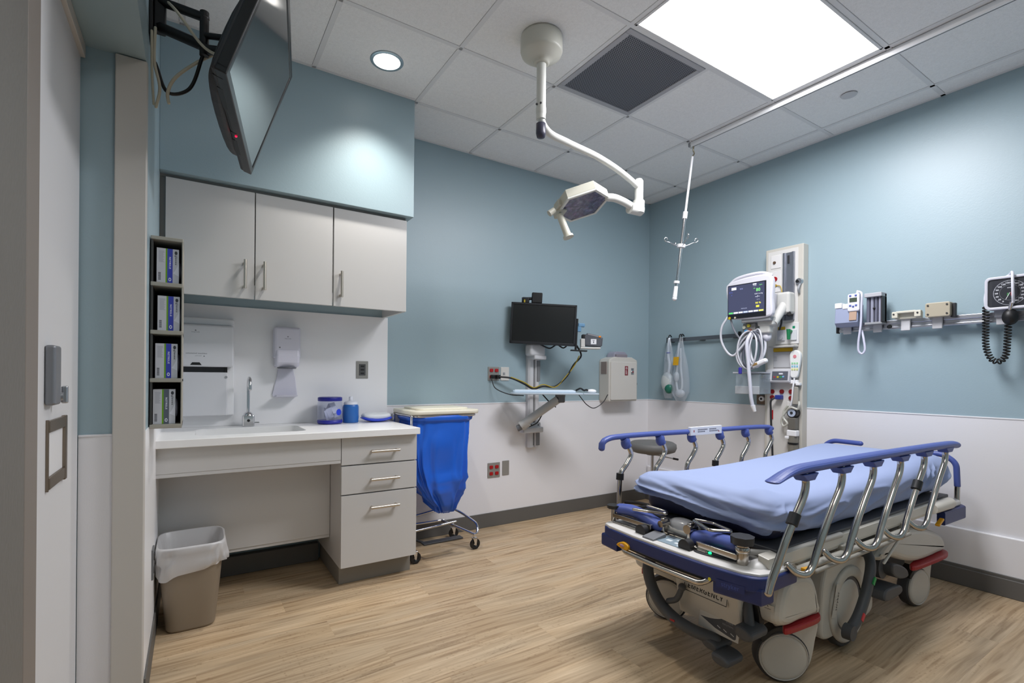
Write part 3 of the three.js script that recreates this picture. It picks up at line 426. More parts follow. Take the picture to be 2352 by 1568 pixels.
// linen hamper with blue bag
{
  const X0 = -2.60, X1 = -2.15, Z0 = 0.06, Z1 = 0.41, cx = (X0 + X1) / 2, cz = (Z0 + Z1) / 2;
  const t = thing('linen_hamper', 'rolling chrome hamper with blue bag and cream lid beside the drawers', 'hamper', [cx, 0, cz]);
  part(t, 'lid', [ext(rrect(X0 - 0.02, X1 + 0.025, Z0 - 0.02, Z1 + 0.02, 0.05), 'y', 0.935, 0.962, 0.008), ext(rrect(X0 + 0.04, X1 - 0.035, Z0 + 0.035, Z1 - 0.035, 0.04), 'y', 0.955, 0.975, 0.007)], mat(0xe4dfcd, 0.42), 'cream plastic lid');
  const N = 144, base = [0.93, 0.915, 0.895, 0.88, 0.8, 0.7, 0.6, 0.5, 0.42, 0.36, 0.31, 0.27, 0.245], fine = (a) => a.flatMap((v, i) => i + 1 < a.length ? [v, v * 0.67 + a[i + 1] * 0.33, v * 0.33 + a[i + 1] * 0.67] : [v]), ys = fine(base);
  const hxs = fine([0.225, 0.232, 0.228, 0.212, 0.212, 0.208, 0.198, 0.176, 0.146, 0.11, 0.08, 0.055, 0.03]), cxs = fine([0, 0, 0, -0.002, -0.004, -0.004, -0.002, 0.006, 0.02, 0.035, 0.05, 0.06, 0.065]), hzs = fine([0.18, 0.186, 0.183, 0.165, 0.165, 0.16, 0.155, 0.15, 0.135, 0.115, 0.09, 0.06, 0.025]);
  const rings = ys.map((y, k) => Array.from({ length: N }, (_, n) => { const a = n / N * Math.PI * 2, w = n / N, [c, s] = superEl(a, 0.5), deep = k < 9 ? 0.2 : Math.min(1, 0.4 + (k - 9) * 0.06); const rg = (q) => 1 - Math.abs(2 * q - 1), fold = 0.03 * deep * (rg(vnoise(w * 16 + 0.6 * y, y * 1.5, 201, 1e6, 1e6)) * (w > 0.94 ? (1 - w) / 0.06 : w < 0.06 ? w / 0.06 : 1) + 0.5 * rg(vnoise(w * 30 - y, y * 3.5, 202, 1e6, 1e6)) * (w > 0.94 ? (1 - w) / 0.06 : w < 0.06 ? w / 0.06 : 1) - 0.75) + (k > 20 ? 0.02 * (vnoise(w * 14, y * 26, 203, 14, 1e6) - 0.5) : 0); return [cx + cxs[k] + c * (hxs[k] + fold * 1.4), y - (k < 4 ? 0.01 * vnoise(w * 8, 1, 204, 8, 1e6) : 0), cz + s * (hzs[k] + fold * 1.4)]; }));
  part(t, 'bag', loftRings(rings.reverse(), N, true, true), mat(0x2a70ea, 0.26, { side: THREE.DoubleSide, transmission: 0.15, thickness: 0 }), 'glossy blue plastic bag');
  const ch = M.chrome, y1 = 0.925;
  part(t, 'hoop', tube([[X0, y1, Z0], [X1, y1, Z0], [X1, y1, Z1], [X0, y1, Z1], [X0, y1, Z0 + 0.01]], 0.009, { fillet: 0.05, n: 60 }), ch);
  for (const z of [Z0 + 0.01, Z1 - 0.01]) part(t, 'upright', tube([[X0 - 0.012, y1, z], [X0 - 0.012, 0.1, z]], 0.009), ch);
  part(t, 'base_frame', [tube([[X0 - 0.012, 0.17, Z0], [X1 - 0.05, 0.235, Z0 + 0.03], [X1 + 0.015, 0.2, Z0 + 0.12], [X1 + 0.04, 0.16, Z1 - 0.04], [X1 + 0.01, 0.1, Z1 + 0.01], [X1 - 0.12, 0.15, Z0 + 0.06]], 0.0095, { fillet: 0.06, n: 70 }), tube([[X0 - 0.01, 0.15, Z0 + 0.05], [X1 - 0.1, 0.15, Z0 + 0.06]], 0.009), tube([[X0 - 0.01, 0.13, Z0 + 0.16], [X1 - 0.06, 0.16, Z0 + 0.17]], 0.008)], ch);
  part(t, 'foot_pedal', [box(X0 + 0.06, X1 - 0.11, 0.105, 0.117, Z1 - 0.02, Z1 + 0.035, 0.004, 2), tube([[X0 + 0.05, 0.11, Z1 - 0.1], [X0 + 0.09, 0.11, Z1 + 0.02]], 0.008)], M.dark, 'dark foot pedal');
  for (const [x, z] of [[X1, Z1 - 0.02], [X0 + 0.0, Z1 + 0.02], [X1 - 0.02, Z0 + 0.04], [X0, Z0 + 0.03]]) {
    const c = part(t, 'caster', [cyl([x, 0.07, z], [x, 0.11, z], 0.008), ext([[x - 0.012, 0.08], [x + 0.018, 0.08], [x + 0.012, 0.03], [x + 0.002, 0.03]], 'z', z - 0.016, z - 0.013, 0.0005), ext([[x - 0.012, 0.08], [x + 0.018, 0.08], [x + 0.012, 0.03], [x + 0.002, 0.03]], 'z', z + 0.013, z + 0.016, 0.0005), box(x - 0.014, x + 0.02, 0.076, 0.082, z - 0.016, z + 0.016, 0.001)], ch);
    part(c, 'wheel', lathe([[0.012, -0.009], [0.034, -0.009], [0.037, -0.005], [0.037, 0.005], [0.034, 0.009], [0.012, 0.009], [0.012, -0.009]], [x + 0.008, 0.037, z], 24, [0, 0, 1]), M.black);
  }
}
// television on a wall arm
function basis(g, o, e, v, n) { g.applyMatrix4(new THREE.Matrix4().makeBasis(e, v, n).setPosition(o)); return g; }
{
  const A = V(-3.707, 2.05, 1.743), B = V(-3.579, 2.05, 1.004), C = V(-3.431, 2.488, 1.03), L = A.distanceTo(B), W = B.distanceTo(C), e = B.clone().sub(A).normalize(), v = C.clone().sub(B).normalize(), n = e.clone().cross(v).normalize(); v.copy(n.clone().cross(e));
  // e runs from the near to the far end, v up the screen, n out of the screen
  const t = thing('television', 'black flat television tilted down on an arm from the side wall', 'television', [-3.6, 2.03, 1.37]);
  const put = (g) => basis(g, A, e, v, n);
  part(t, 'bezel', put(merge(box(-0.012, L + 0.012, -0.012, 0.012, -0.03, 0.003, 0.004, 2), box(-0.012, L + 0.012, W - 0.012, W + 0.012, -0.03, 0.003, 0.004, 2), box(-0.012, 0.012, 0, W, -0.03, 0.003, 0.004, 2), box(L - 0.012, L + 0.012, 0, W, -0.03, 0.003, 0.004, 2))), mat(0x17181a, 0.35));
  part(t, 'screen', put(box(0, L, 0, W, -0.02, 0, 0)), mat(0x08090b, 0.12, { clearcoat: 0.6, clearcoatRoughness: 0.08 }), 'dark glossy screen');
  const bk = part(t, 'rear_cover', put(merge(ext(rrect(-0.01, L + 0.01, -0.011, W + 0.01, 0.01), 'z', -0.042, -0.018, 0.008), ext(smoothShape([[0.08, 0.02], [0.14, -0.009], [L - 0.14, -0.009], [L - 0.08, 0.02], [L - 0.1, 0.3], [0.1, 0.3]]), 'z', -0.07, -0.036, 0.01))), mat(0x2a2b2e, 0.5), 'grey plastic rear cover');
  for (const u of [0.16, 0.52]) part(bk, 'speaker_vent', put(box(u - 0.065, u + 0.065, -0.0125, -0.009, -0.038, -0.02, 0.001)), M.black);
  for (const u of [0.03, 0.39]) part(bk, 'seam', put(box(u - 0.002, u + 0.002, -0.0128, -0.008, -0.04, -0.012, 0.0005)), M.black);
  part(t, 'power_led', put(ball(0.41, -0.0125, -0.018, 0.004)), new THREE.MeshPhysicalMaterial({ color: 0xff1030, emissive: 0xff1038, emissiveIntensity: 1.5, roughness: 0.4 }), 'red power light');
  const a = thing('television_bracket', 'black folding arm bracket holding the television on the wall', 'bracket', [XL, 2.2, 1.2]), bm = mat(0x101012, 0.45), hx = A.clone().addScaledVector(e, L / 2).addScaledVector(v, W / 2).addScaledVector(n, -0.07);
  part(a, 'wall_plate', [box(XL, XL + 0.012, 2.4, 2.84, 1.10, 1.19, 0.003), box(XL + 0.012, XL + 0.05, 2.44, 2.56, 1.12, 1.17, 0.006)], bm);
  const K = [-3.757, 2.44, 1.25];
  part(a, 'upper_arm', tube([[XL + 0.035, 2.545, 1.16], [K[0], 2.485, K[2]]], 0.017, { k: 6 }), bm);
  part(a, 'upper_arm', tube([[XL + 0.035, 2.45, 1.16], [K[0], 2.38, K[2]]], 0.019, { k: 6 }), bm);
  part(a, 'elbow', cyl([K[0], 2.505, K[2]], [K[0], 2.345, K[2]], 0.015), bm);
  part(a, 'fore_arm', [tube([[K[0], 2.37, K[2]], [hx.x - 0.02, hx.y + 0.03, hx.z]], 0.018, { k: 6 }), tube([[K[0], 2.42, K[2]], [hx.x - 0.02, hx.y + 0.08, hx.z]], 0.012, { k: 6 })], bm);
  part(a, 'head_plate', put(box(L / 2 - 0.07, L / 2 + 0.07, W / 2 - 0.1, W / 2 + 0.12, -0.08, -0.07, 0.002)), bm);
  const cab = thing('television_cables', 'cream and black cables drooping behind the television', 'cable', [XL + 0.1, 2.1, 1.2]), wc = mat(0xc9c2ae, 0.5);
  part(cab, 'cream_cable', tube([[hx.x - 0.02, hx.y + 0.02, hx.z], [K[0] + 0.03, 2.36, K[2]], [XL + 0.08, 2.25, 1.22], [XL + 0.058, 2.19, 1.215], [XL + 0.062, 2.155, 1.22]], 0.0055, { smooth: true, n: 50 }), wc);
  part(cab, 'cream_cable', tube([[XL + 0.02, 2.42, 1.2], [XL + 0.018, 2.3, 1.2], [XL + 0.035, 2.2, 1.215], [XL + 0.025, 2.13, 1.22]], 0.005, { smooth: true, n: 30 }), wc);
  part(cab, 'cream_cable', tube([[XL + 0.01, 2.4, 1.21], [XL + 0.012, 2.24, 1.205], [XL + 0.018, 2.14, 1.215]], 0.004, { smooth: true, n: 20 }), wc);
  part(cab, 'cream_cable', tube([[XL + 0.05, 2.55, 1.17], [K[0] - 0.08, 2.47, K[2]], [K[0], 2.36, K[2] + 0.03], [hx.x - 0.04, hx.y, hx.z]], 0.005, { smooth: true, n: 40 }), wc);
  part(cab, 'black_cable', tube([[XL + 0.02, 2.3, 1.19], [XL + 0.06, 2.2, 1.2], [XL + 0.12, 2.23, 1.2], [K[0], 2.36, K[2]]], 0.006, { smooth: true, n: 30 }), M.black);
  part(cab, 'black_cable', tube([[hx.x - 0.03, hx.y + 0.05, hx.z], [hx.x - 0.06, hx.y - 0.08, hx.z + 0.02], [hx.x - 0.05, hx.y - 0.16, hx.z - 0.02], [hx.x - 0.02, hx.y - 0.2, hx.z - 0.1]], 0.006, { smooth: true, n: 30 }), M.black);
}
// ---------------------------------------------------------------- procedure light hanging from the ceiling
{
  const lm = mat(0xdcdcd6, 0.35), bx = -2.316, bz = 1.36, t = thing('procedure_light', 'white ceiling mounted procedure light with hexagonal head on a boom', 'light', [bx, 1.95, bz]);
  part(t, 'ceiling_canopy', lathe([[0, 0], [0.103, 0], [0.106, -0.012], [0.106, -0.075], [0.1, -0.092], [0.06, -0.118], [0.042, -0.122], [0.04, -0.134], [0.03, -0.138], [0, -0.138]], [bx, CEIL, bz], 40), mat(0xcfcdc2, 0.4));
  part(t, 'down_tube', [cyl([bx, CEIL - 0.13, bz], [bx, 2.48, bz], 0.024, 0.024, 24), lathe([[0.024, 0], [0.026, -0.01], [0.026, -0.03], [0.0245, -0.04]], [bx, 2.545, bz], 24)], lm);
  part(t, 'swivel_joint', [lathe([[0.0, 0.02], [0.024, 0.018], [0.025, -0.03], [0.02, -0.05], [0, -0.055]], [bx, 2.44, bz], 24)], mat(0x3b3b4c, 0.4), 'dark blue-grey swivel cap');
  part(t, 'collar_screw', [cyl([bx - 0.03, 2.55, bz + 0.0], [bx - 0.02, 2.55, bz], 0.005), cyl([bx - 0.018, 2.55, bz + 0.022], [bx - 0.014, 2.55, bz + 0.016], 0.005)], M.dark);
  const J = [-1.44, 2.375, 1.2];
  part(t, 'boom_arm', tube([[bx, 2.56, bz], [bx + 0.005, 2.475, bz - 0.001], [bx + 0.05, 2.437, bz - 0.009], [bx + 0.2, 2.432, bz - 0.037], [bx + 0.45, 2.437, bz - 0.083], [bx + 0.65, 2.422, bz - 0.12], [bx + 0.8, 2.395, bz - 0.147], J], 0.0185, { smooth: true, n: 70, k: 14 }), lm);
  part(t, 'knuckle', [cyl([J[0], 2.415, J[2]], [J[0], 2.28, J[2]], 0.027, 0.027, 20), cyl([J[0], 2.29, J[2]], [J[0] - 0.002, 2.215, J[2]], 0.036, 0.036, 24), lathe([[0, 0.02], [0.02, 0.012], [0.027, -0.002]], [J[0], 2.415, J[2]], 20), cyl([J[0] - 0.075, 2.235, J[2] - 0.006], [J[0] + 0.02, 2.235, J[2]], 0.034, 0.034, 20)], lm);
  part(t, 'yoke_arm', tube([[J[0] - 0.045, 2.24, J[2]], [-1.56, 2.262, 1.195], [-1.635, 2.275, 1.185], [-1.672, 2.275, 1.172]], 0.024, { smooth: true, n: 20 }), lm);
  const C = V(-1.7935, 2.224, 1.0775), a = V(-0.2049, 0.2772, 0.9386).normalize(), n = V(0.1183, -0.9454, 0.305).normalize(), b = n.clone().cross(a).normalize(), put = (g) => basis(g, C, a, b, n);
  const hex = (r) => Array.from({ length: 6 }, (_, k) => [r * Math.cos(k * Math.PI / 3), r * Math.sin(k * Math.PI / 3)]);
  part(t, 'lamp_housing', put(ext(hex(0.168), 'z', -0.062, -0.006, 0.006)), mat(0xcfcdbf, 0.4));
  const rim = new THREE.Shape(hex(0.17).map(([x, y]) => new THREE.Vector2(x, y))); rim.holes.push(new THREE.Path(hex(0.151).map(([x, y]) => new THREE.Vector2(x, y))));
  part(t, 'lens_rim', put(ext(rim, 'z', -0.008, 0.003, 0.002)), lm);
  const lens = canvasTex(256, 256, (g, w) => { g.fillStyle = '#3c3a58'; g.fillRect(0, 0, w, w); for (let i = 0; i < 900; i++) { g.fillStyle = `rgba(${120 + 60 * hash(i, 1, 1)},${118 + 60 * hash(i, 2, 1)},${150 + 60 * hash(i, 3, 1)},0.16)`; g.beginPath(); g.arc(w * hash(i, 4, 1), w * hash(i, 5, 1), 3 + 8 * hash(i, 6, 1), 0, 7); g.fill(); } });
  lens.wrapS = lens.wrapT = THREE.RepeatWrapping; lens.repeat.set(3, 3);
  part(t, 'lens', put(ext(hex(0.153), 'z', -0.01, -0.002, 0)), new THREE.MeshPhysicalMaterial({ map: lens, roughness: 0.18, clearcoat: 0.5 }), 'faceted violet-grey lens');
  const gp = V(-1.93, 2.115, 1.045);
  part(t, 'grip_mount', put(merge(box(-0.11, -0.02, 0.1, 0.15, -0.03, 0.012, 0.006, 2), box(-0.05, 0.01, 0.125, 0.165, -0.05, -0.008, 0.006, 2))), mat(0xc2bfb0, 0.4));
  part(t, 'grip', [cyl([-1.925, 2.165, 1.02], [-1.892, 2.03, 1.062], 0.02, 0.023, 18), cyl([-1.892, 2.035, 1.06], [-1.889, 2.022, 1.064], 0.031, 0.033, 18)], mat(0xcbc8b9, 0.38), 'white sterile handle');
  part(t, 'side_knob', cyl([-1.985, 2.175, 1.045], [-2.015, 2.15, 1.035], 0.017, 0.019, 14), mat(0xb5b2a4, 0.4));
}
// ---------------------------------------------------------------- infusion pole hanging from the track
{
  const T = [-0.745, CEIL - 0.03, 1.075], B = [-0.83, 1.765, 0.985], at = (f) => T.map((v, k) => v + (B[k] - v) * f);
  const t = thing('infusion_pole', 'hanging chrome infusion pole with hooks below the ceiling track', 'pole', B);
  part(t, 'track_hook', tube([at(0), at(0.03), at(0.045).map((v, k) => v + (k === 0 ? 0.015 : 0)), at(0.07)], 0.005, { smooth: true }), metal(0xa79f8a, 0.35));
  part(t, 'upper_rod', cyl(at(0.07), at(0.5), 0.0085, 0.0085, 14), M.white);
  part(t, 'slide_collar', cyl(at(0.43), at(0.475), 0.017, 0.017, 18), M.white);
  part(t, 'lower_rod', cyl(at(0.46), at(0.95), 0.012, 0.012, 16), M.chrome);
  part(t, 'hook_hub', cyl(at(0.645), at(0.665), 0.032, 0.028, 20), M.white);
  const h = at(0.655);
  for (let k = 0; k < 4; k++) { const q = k * Math.PI / 2 + 0.5, c = Math.cos(q), s = Math.sin(q), P = (r, y) => [h[0] + c * r, h[1] + y, h[2] + s * r]; part(t, 'hook', tube([P(0.025, 0), P(0.05, 0.008), P(0.085, 0.025), P(0.11, 0.03), P(0.125, 0.042), P(0.12, 0.058), P(0.105, 0.055), P(0.102, 0.042)], 0.0036, { smooth: true, n: 24, k: 8 }), M.chrome); }
  part(t, 'lower_collar', cyl(at(0.885), at(0.9), 0.021, 0.021, 18), M.white);
  part(t, 'tip', [cyl(at(0.92), at(0.99), 0.014, 0.016, 14), ball(...at(1), 0.017)], M.white);
}
// ---------------------------------------------------------------- wall computer
{
  const t = thing('wall_computer', 'wall mounted computer with black monitor and keyboard arm on a track', 'computer', [-1.41, 0.6, 0.1]), wm = mat(0xcdcdd0, 0.4);
  part(t, 'wall_track', [ext([[-1.462, 0], [-1.35, 0], [-1.35, 0.03], [-1.365, 0.045], [-1.395, 0.045], [-1.4, 0.03], [-1.412, 0.03], [-1.417, 0.045], [-1.447, 0.045], [-1.462, 0.03]], 'y', 0.605, 1.44, 0.001)], wm);
  part(t, 'track_channel', box(-1.412, -1.4, 0.62, 1.43, 0.03, 0.034, 0.001), M.grey);
  for (const [y0, y1] of [[0.62, 0.8], [1.15, 1.32]]) part(t, 'cable_cover', box(-1.385, -1.352, y0, y1, 0.044, 0.052, 0.003), mat(0x7c7d80, 0.5));
  part(t, 'monitor_mount', [boxC(-1.43, 1.405, 0.085, 0.15, 0.1, 0.09, 0.02, 3), boxC(-1.405, 1.345, 0.075, 0.12, 0.035, 0.11, 0.01, 2), cyl([-1.44, 1.41, 0.08], [-1.445, 1.5, 0.1], 0.03, 0.026), boxC(-1.45, 1.52, 0.095, 0.08, 0.1, 0.05, 0.008, 2)], wm);
  const ang = -0.571, cx = -1.439, cz = 0.205, cy = 1.607, w = 0.523, h = 0.327, rot = (g) => spin(turn(g, [cx, cy, cz], [0, 0, 1], -0.045), cx, cz, ang);
  const mon = part(t, 'monitor', rot(merge(box(cx - w / 2, cx + w / 2, cy - h / 2, cy + h / 2, cz - 0.045, cz - 0.012, 0.01, 2), box(cx - 0.18, cx + 0.18, cy - 0.12, cy + 0.12, cz - 0.07, cz - 0.04, 0.01, 2))), mat(0x1c1d20, 0.45), 'black monitor');
  part(mon, 'bezel', rot(merge(box(cx - w / 2, cx + w / 2, cy - h / 2, cy - h / 2 + 0.02, cz - 0.015, cz, 0.003), box(cx - w / 2, cx + w / 2, cy + h / 2 - 0.016, cy + h / 2, cz - 0.015, cz, 0.003), box(cx - w / 2, cx - w / 2 + 0.016, cy - h / 2, cy + h / 2, cz - 0.015, cz, 0.003), box(cx + w / 2 - 0.016, cx + w / 2, cy - h / 2, cy + h / 2, cz - 0.015, cz, 0.003))), mat(0x232428, 0.35));
  part(mon, 'screen', rot(box(cx - w / 2 + 0.014, cx + w / 2 - 0.014, cy - h / 2 + 0.018, cy + h / 2 - 0.014, cz - 0.014, cz - 0.006, 0)), mat(0x151516, 0.28), 'dark satin screen');
  part(t, 'webcam', [rot(boxC(cx - 0.06, cy + h / 2 + 0.043, cz - 0.03, 0.085, 0.085, 0.05, 0.008, 2)), rot(boxC(cx - 0.15, cy + h / 2 + 0.02, cz - 0.03, 0.06, 0.05, 0.045, 0.012, 2)), rot(cyl([cx - 0.18, cy + h / 2 + 0.03, cz - 0.02], [cx - 0.08, cy + h / 2 + 0.04, cz - 0.03], 0.012))], M.black, 'black camera boxes on top of the monitor');
  part(t, 'webcam_tag', rot(boxC(cx - 0.158, cy + h / 2 + 0.012, cz - 0.004, 0.012, 0.022, 0.004, 0.001)), mat(0xb8a32a, 0.5));
  // side bracket with scanner
  part(t, 'side_bracket', rot(merge(box(cx + w / 2 + 0.002, cx + w / 2 + 0.018, cy - 0.2, cy + 0.06, cz - 0.05, cz - 0.02, 0.003), box(cx + w / 2 - 0.03, cx + w / 2 + 0.1, cy - 0.2, cy - 0.19, cz - 0.06, cz + 0.0, 0.002))), M.black);
  part(t, 'cable_clip', rot(merge(boxC(cx + w / 2 + 0.045, cy + 0.01, cz - 0.03, 0.055, 0.03, 0.03, 0.008, 2), boxC(cx + w / 2 + 0.03, cy - 0.02, cz - 0.03, 0.03, 0.05, 0.025, 0.006, 2))), mat(0x6f9cc0, 0.4));
  part(t, 'keyboard_tray', spin(merge(ext(rrect(-1.76, -1.2, 0.22, 0.42, 0.05), 'y', 1.052, 1.066, 0.004), box(-1.2, -1.08, 1.052, 1.064, 0.26, 0.38, 0.004)), -1.439, 0.322, ang), mat(0xb9c7d4, 0.35), 'pale blue-grey keyboard tray');
  const kb = part(t, 'keyboard', spin(ext(rrect(-1.74, -1.26, 0.24, 0.4, 0.02), 'y', 1.066, 1.082, 0.004), -1.439, 0.322, ang), mat(0xcfe0f0, 0.35), 'pale blue keyboard');
  part(kb, 'key_rows', spin(merge([0, 1, 2, 3].map((k) => box(-1.725, -1.275, 1.081, 1.087, 0.25 + k * 0.036, 0.28 + k * 0.036, 0.002))), -1.439, 0.322, ang), mat(0xdde9f4, 0.4));
  part(t, 'mouse', spin(ball(-1.13, 1.078, 0.32, 0.032, 1.2, 0.55, 0.9), -1.439, 0.322, ang), M.white, 'white mouse');
  part(t, 'mouse_cable', spin(tube([[-1.25, 1.085, 0.33], [-1.22, 1.1, 0.35], [-1.19, 1.085, 0.33], [-1.17, 1.09, 0.34], [-1.16, 1.08, 0.32]], 0.007, { smooth: true, n: 24 }), -1.439, 0.322, ang), M.black);
  part(t, 'lower_mount', [boxC(-1.455, 0.755, 0.075, 0.2, 0.045, 0.07, 0.01, 2), box(-1.47, -1.35, 0.73, 0.81, 0.04, 0.06, 0.005)], wm);
  part(t, 'spring_arm', [cyl([-1.59, 0.80, 0.12], [-1.36, 1.01, 0.3], 0.032, 0.032, 14), cyl([-1.575, 0.79, 0.11], [-1.54, 0.83, 0.15], 0.036, 0.036, 14)], mat(0xbdbdbb, 0.4), 'grey spring arm');
  part(t, 'arm_pivot', cyl([-1.61, 0.775, 0.1], [-1.57, 0.80, 0.13], 0.026), M.grey);
  part(t, 'tray_pivot', [boxC(-1.345, 1.02, 0.31, 0.06, 0.07, 0.06, 0.012, 2), cyl([-1.345, 1.03, 0.31], [-1.345, 1.055, 0.31], 0.04)], M.grey);
  part(t, 'arm_bolt', [ball(-1.56, 0.84, 0.16, 0.012), ball(-1.5, 0.8, 0.13, 0.01), ball(-1.375, 0.79, 0.055, 0.008)], M.black);
  part(t, 'power_cable', tube([[-1.75, 1.185, 0.05], [-1.66, 1.175, 0.08], [-1.55, 1.13, 0.1], [-1.47, 1.09, 0.12], [-1.4, 1.11, 0.15], [-1.3, 1.11, 0.18], [-1.21, 1.19, 0.22], [-1.16, 1.29, 0.25], [-1.1, 1.36, 0.27], [-1.17, 1.44, 0.3]], 0.007, { smooth: true, n: 80 }), M.black);
  part(t, 'yellow_cable', tube([[-1.66, 1.182, 0.085], [-1.55, 1.142, 0.105], [-1.47, 1.1, 0.125], [-1.4, 1.125, 0.155], [-1.3, 1.105, 0.185], [-1.21, 1.2, 0.222], [-1.16, 1.28, 0.256], [-1.12, 1.36, 0.27]], 0.0042, { smooth: true, n: 70 }), mat(0xb39a22, 0.5));
  part(t, 'loop_cable', [tube([[-1.8, 1.16, 0.02], [-1.79, 1.1, 0.05], [-1.72, 1.05, 0.15], [-1.62, 1.04, 0.2]], 0.004, { smooth: true, n: 24 })], M.dark);
  part(t, 'mouse_lead', [tube([[-1.25, 1.05, 0.42], [-1.18, 0.97, 0.44], [-1.13, 0.945, 0.46], [-1.05, 0.99, 0.48], [-1.02, 1.05, 0.5]], 0.0035, { smooth: true, n: 24 })], M.dark);
  part(t, 'monitor_lead', tube([[-1.42, 1.45, 0.14], [-1.34, 1.42, 0.16], [-1.28, 1.45, 0.18], [-1.23, 1.425, 0.2], [-1.2, 1.45, 0.22]], 0.006, { smooth: true, n: 30 }), M.black);
  part(t, 'arm_lead', [tube([[-1.44, 1.05, 0.2], [-1.4, 0.99, 0.24], [-1.36, 0.95, 0.27]], 0.005, { smooth: true }), tube([[-1.52, 0.79, 0.14], [-1.46, 0.82, 0.16], [-1.42, 0.88, 0.17]], 0.005, { smooth: true })], M.black);
  const sc = thing('barcode_scanner', 'dark grey barcode scanner with white label in a holder beside the monitor', 'scanner', [-1.0, 1.4, 0.3]), q = (g) => spin(g, -1.08, 0.3, ang);
  part(sc, 'holder', q(merge(box(-1.13, -0.965, 1.415, 1.43, 0.27, 0.36, 0.006), box(-1.125, -1.09, 1.43, 1.5, 0.28, 0.35, 0.006))), M.plastic);
  part(sc, 'scanner_body', q(ext([[-1.1, 1.44], [-0.965, 1.43], [-0.95, 1.445], [-0.945, 1.505], [-0.96, 1.52], [-1.07, 1.545], [-1.1, 1.52]], 'z', 0.285, 0.35, 0.012)), mat(0x55585f, 0.45), 'dark grey scanner head');
  part(sc, 'scanner_window', q(boxC(-1.1, 1.51, 0.318, 0.03, 0.05, 0.06, 0.008)), M.black);
  part(sc, 'orange_button', q(boxC(-0.972, 1.515, 0.3515, 0.02, 0.014, 0.006, 0.003)), mat(0xf08a10, 0.4));
  const qr = canvasTex(64, 64, (g) => { g.fillStyle = '#f0f0f4'; g.fillRect(0, 0, 64, 64); g.fillStyle = '#70727a'; g.fillRect(20, 14, 24, 8); g.fillRect(26, 28, 12, 22); });
  part(sc, 'white_label', q(sheet([-1.022, 1.475, 0.3508], 0.045, 0.042, [1, 0, 0], [0, 1, 0])), new THREE.MeshPhysicalMaterial({ map: qr, roughness: 0.5 }));
}
// ---------------------------------------------------------------- sharps container
{
  const t = thing('sharps_container', 'cream sharps disposal box on the wall near the corner', 'container', [-0.475, 0.97, 0.065]), m = mat(0xcfccc5, 0.4);
  part(t, 'cabinet', [ext([[-0.652, 1.33], [-0.64, 1.355], [-0.575, 1.375], [-0.36, 1.375], [-0.3, 1.35], [-0.292, 1.33], [-0.292, 0.985], [-0.3, 0.972], [-0.645, 0.972], [-0.652, 0.985]], 'z', 0, 0.13, 0.008)], m);
  part(t, 'door', ext(rrect(-0.636, -0.31, 0.985, 1.33, 0.012), 'z', 0.126, 0.14, 0.004), mat(0xd3d0ca, 0.4));
  part(t, 'drop_tray', [ext([[-0.58, 1.37], [-0.4, 1.37], [-0.415, 1.41], [-0.44, 1.425], [-0.54, 1.425], [-0.565, 1.41]], 'z', 0.02, 0.11, 0.006)], mat(0xb9b8c8, 0.25, { transmission: 0.35, thickness: 0 }), 'clear drop tray on top');
  part(t, 'inlet_slot', [box(-0.56, -0.42, 1.36, 1.4, 0.1, 0.128, 0.004)], mat(0x8d8790, 0.4));
  const lab = canvasTex(64, 128, (g) => { g.fillStyle = '#7d1f2c'; g.fillRect(0, 0, 64, 128); g.fillStyle = '#e8dcdc'; g.beginPath(); g.arc(32, 28, 16, 0, 7); g.fill(); g.fillStyle = '#7d1f2c'; g.beginPath(); g.arc(32, 28, 9, 0, 7); g.fill(); slatTxt(g, 14, 56, 36, 5, 7, '#d8c4c6'); });
  part(t, 'warning_label', sheet([-0.445, 1.25, 0.1406], 0.04, 0.085, [1, 0, 0], [0, 1, 0]), new THREE.MeshPhysicalMaterial({ map: lab, roughness: 0.5 }), 'dark red warning label');
  part(t, 'lock', [cyl([-0.368, 1.24, 0.138], [-0.368, 1.24, 0.147], 0.013), box(-0.385, -0.351, 1.215, 1.275, 0.138, 0.142, 0.003)], M.alu);
  part(t, 'lock_seal', cyl([-0.368, 1.24, 0.146], [-0.368, 1.24, 0.149], 0.006), M.red);
  part(t, 'side_window', box(-0.656, -0.65, 1.22, 1.33, 0.03, 0.1, 0.002), mat(0x8b7d77, 0.3), 'brown side window');
  part(t, 'latch', box(-0.296, -0.285, 1.12, 1.14, 0.09, 0.125, 0.002), M.grey);
}
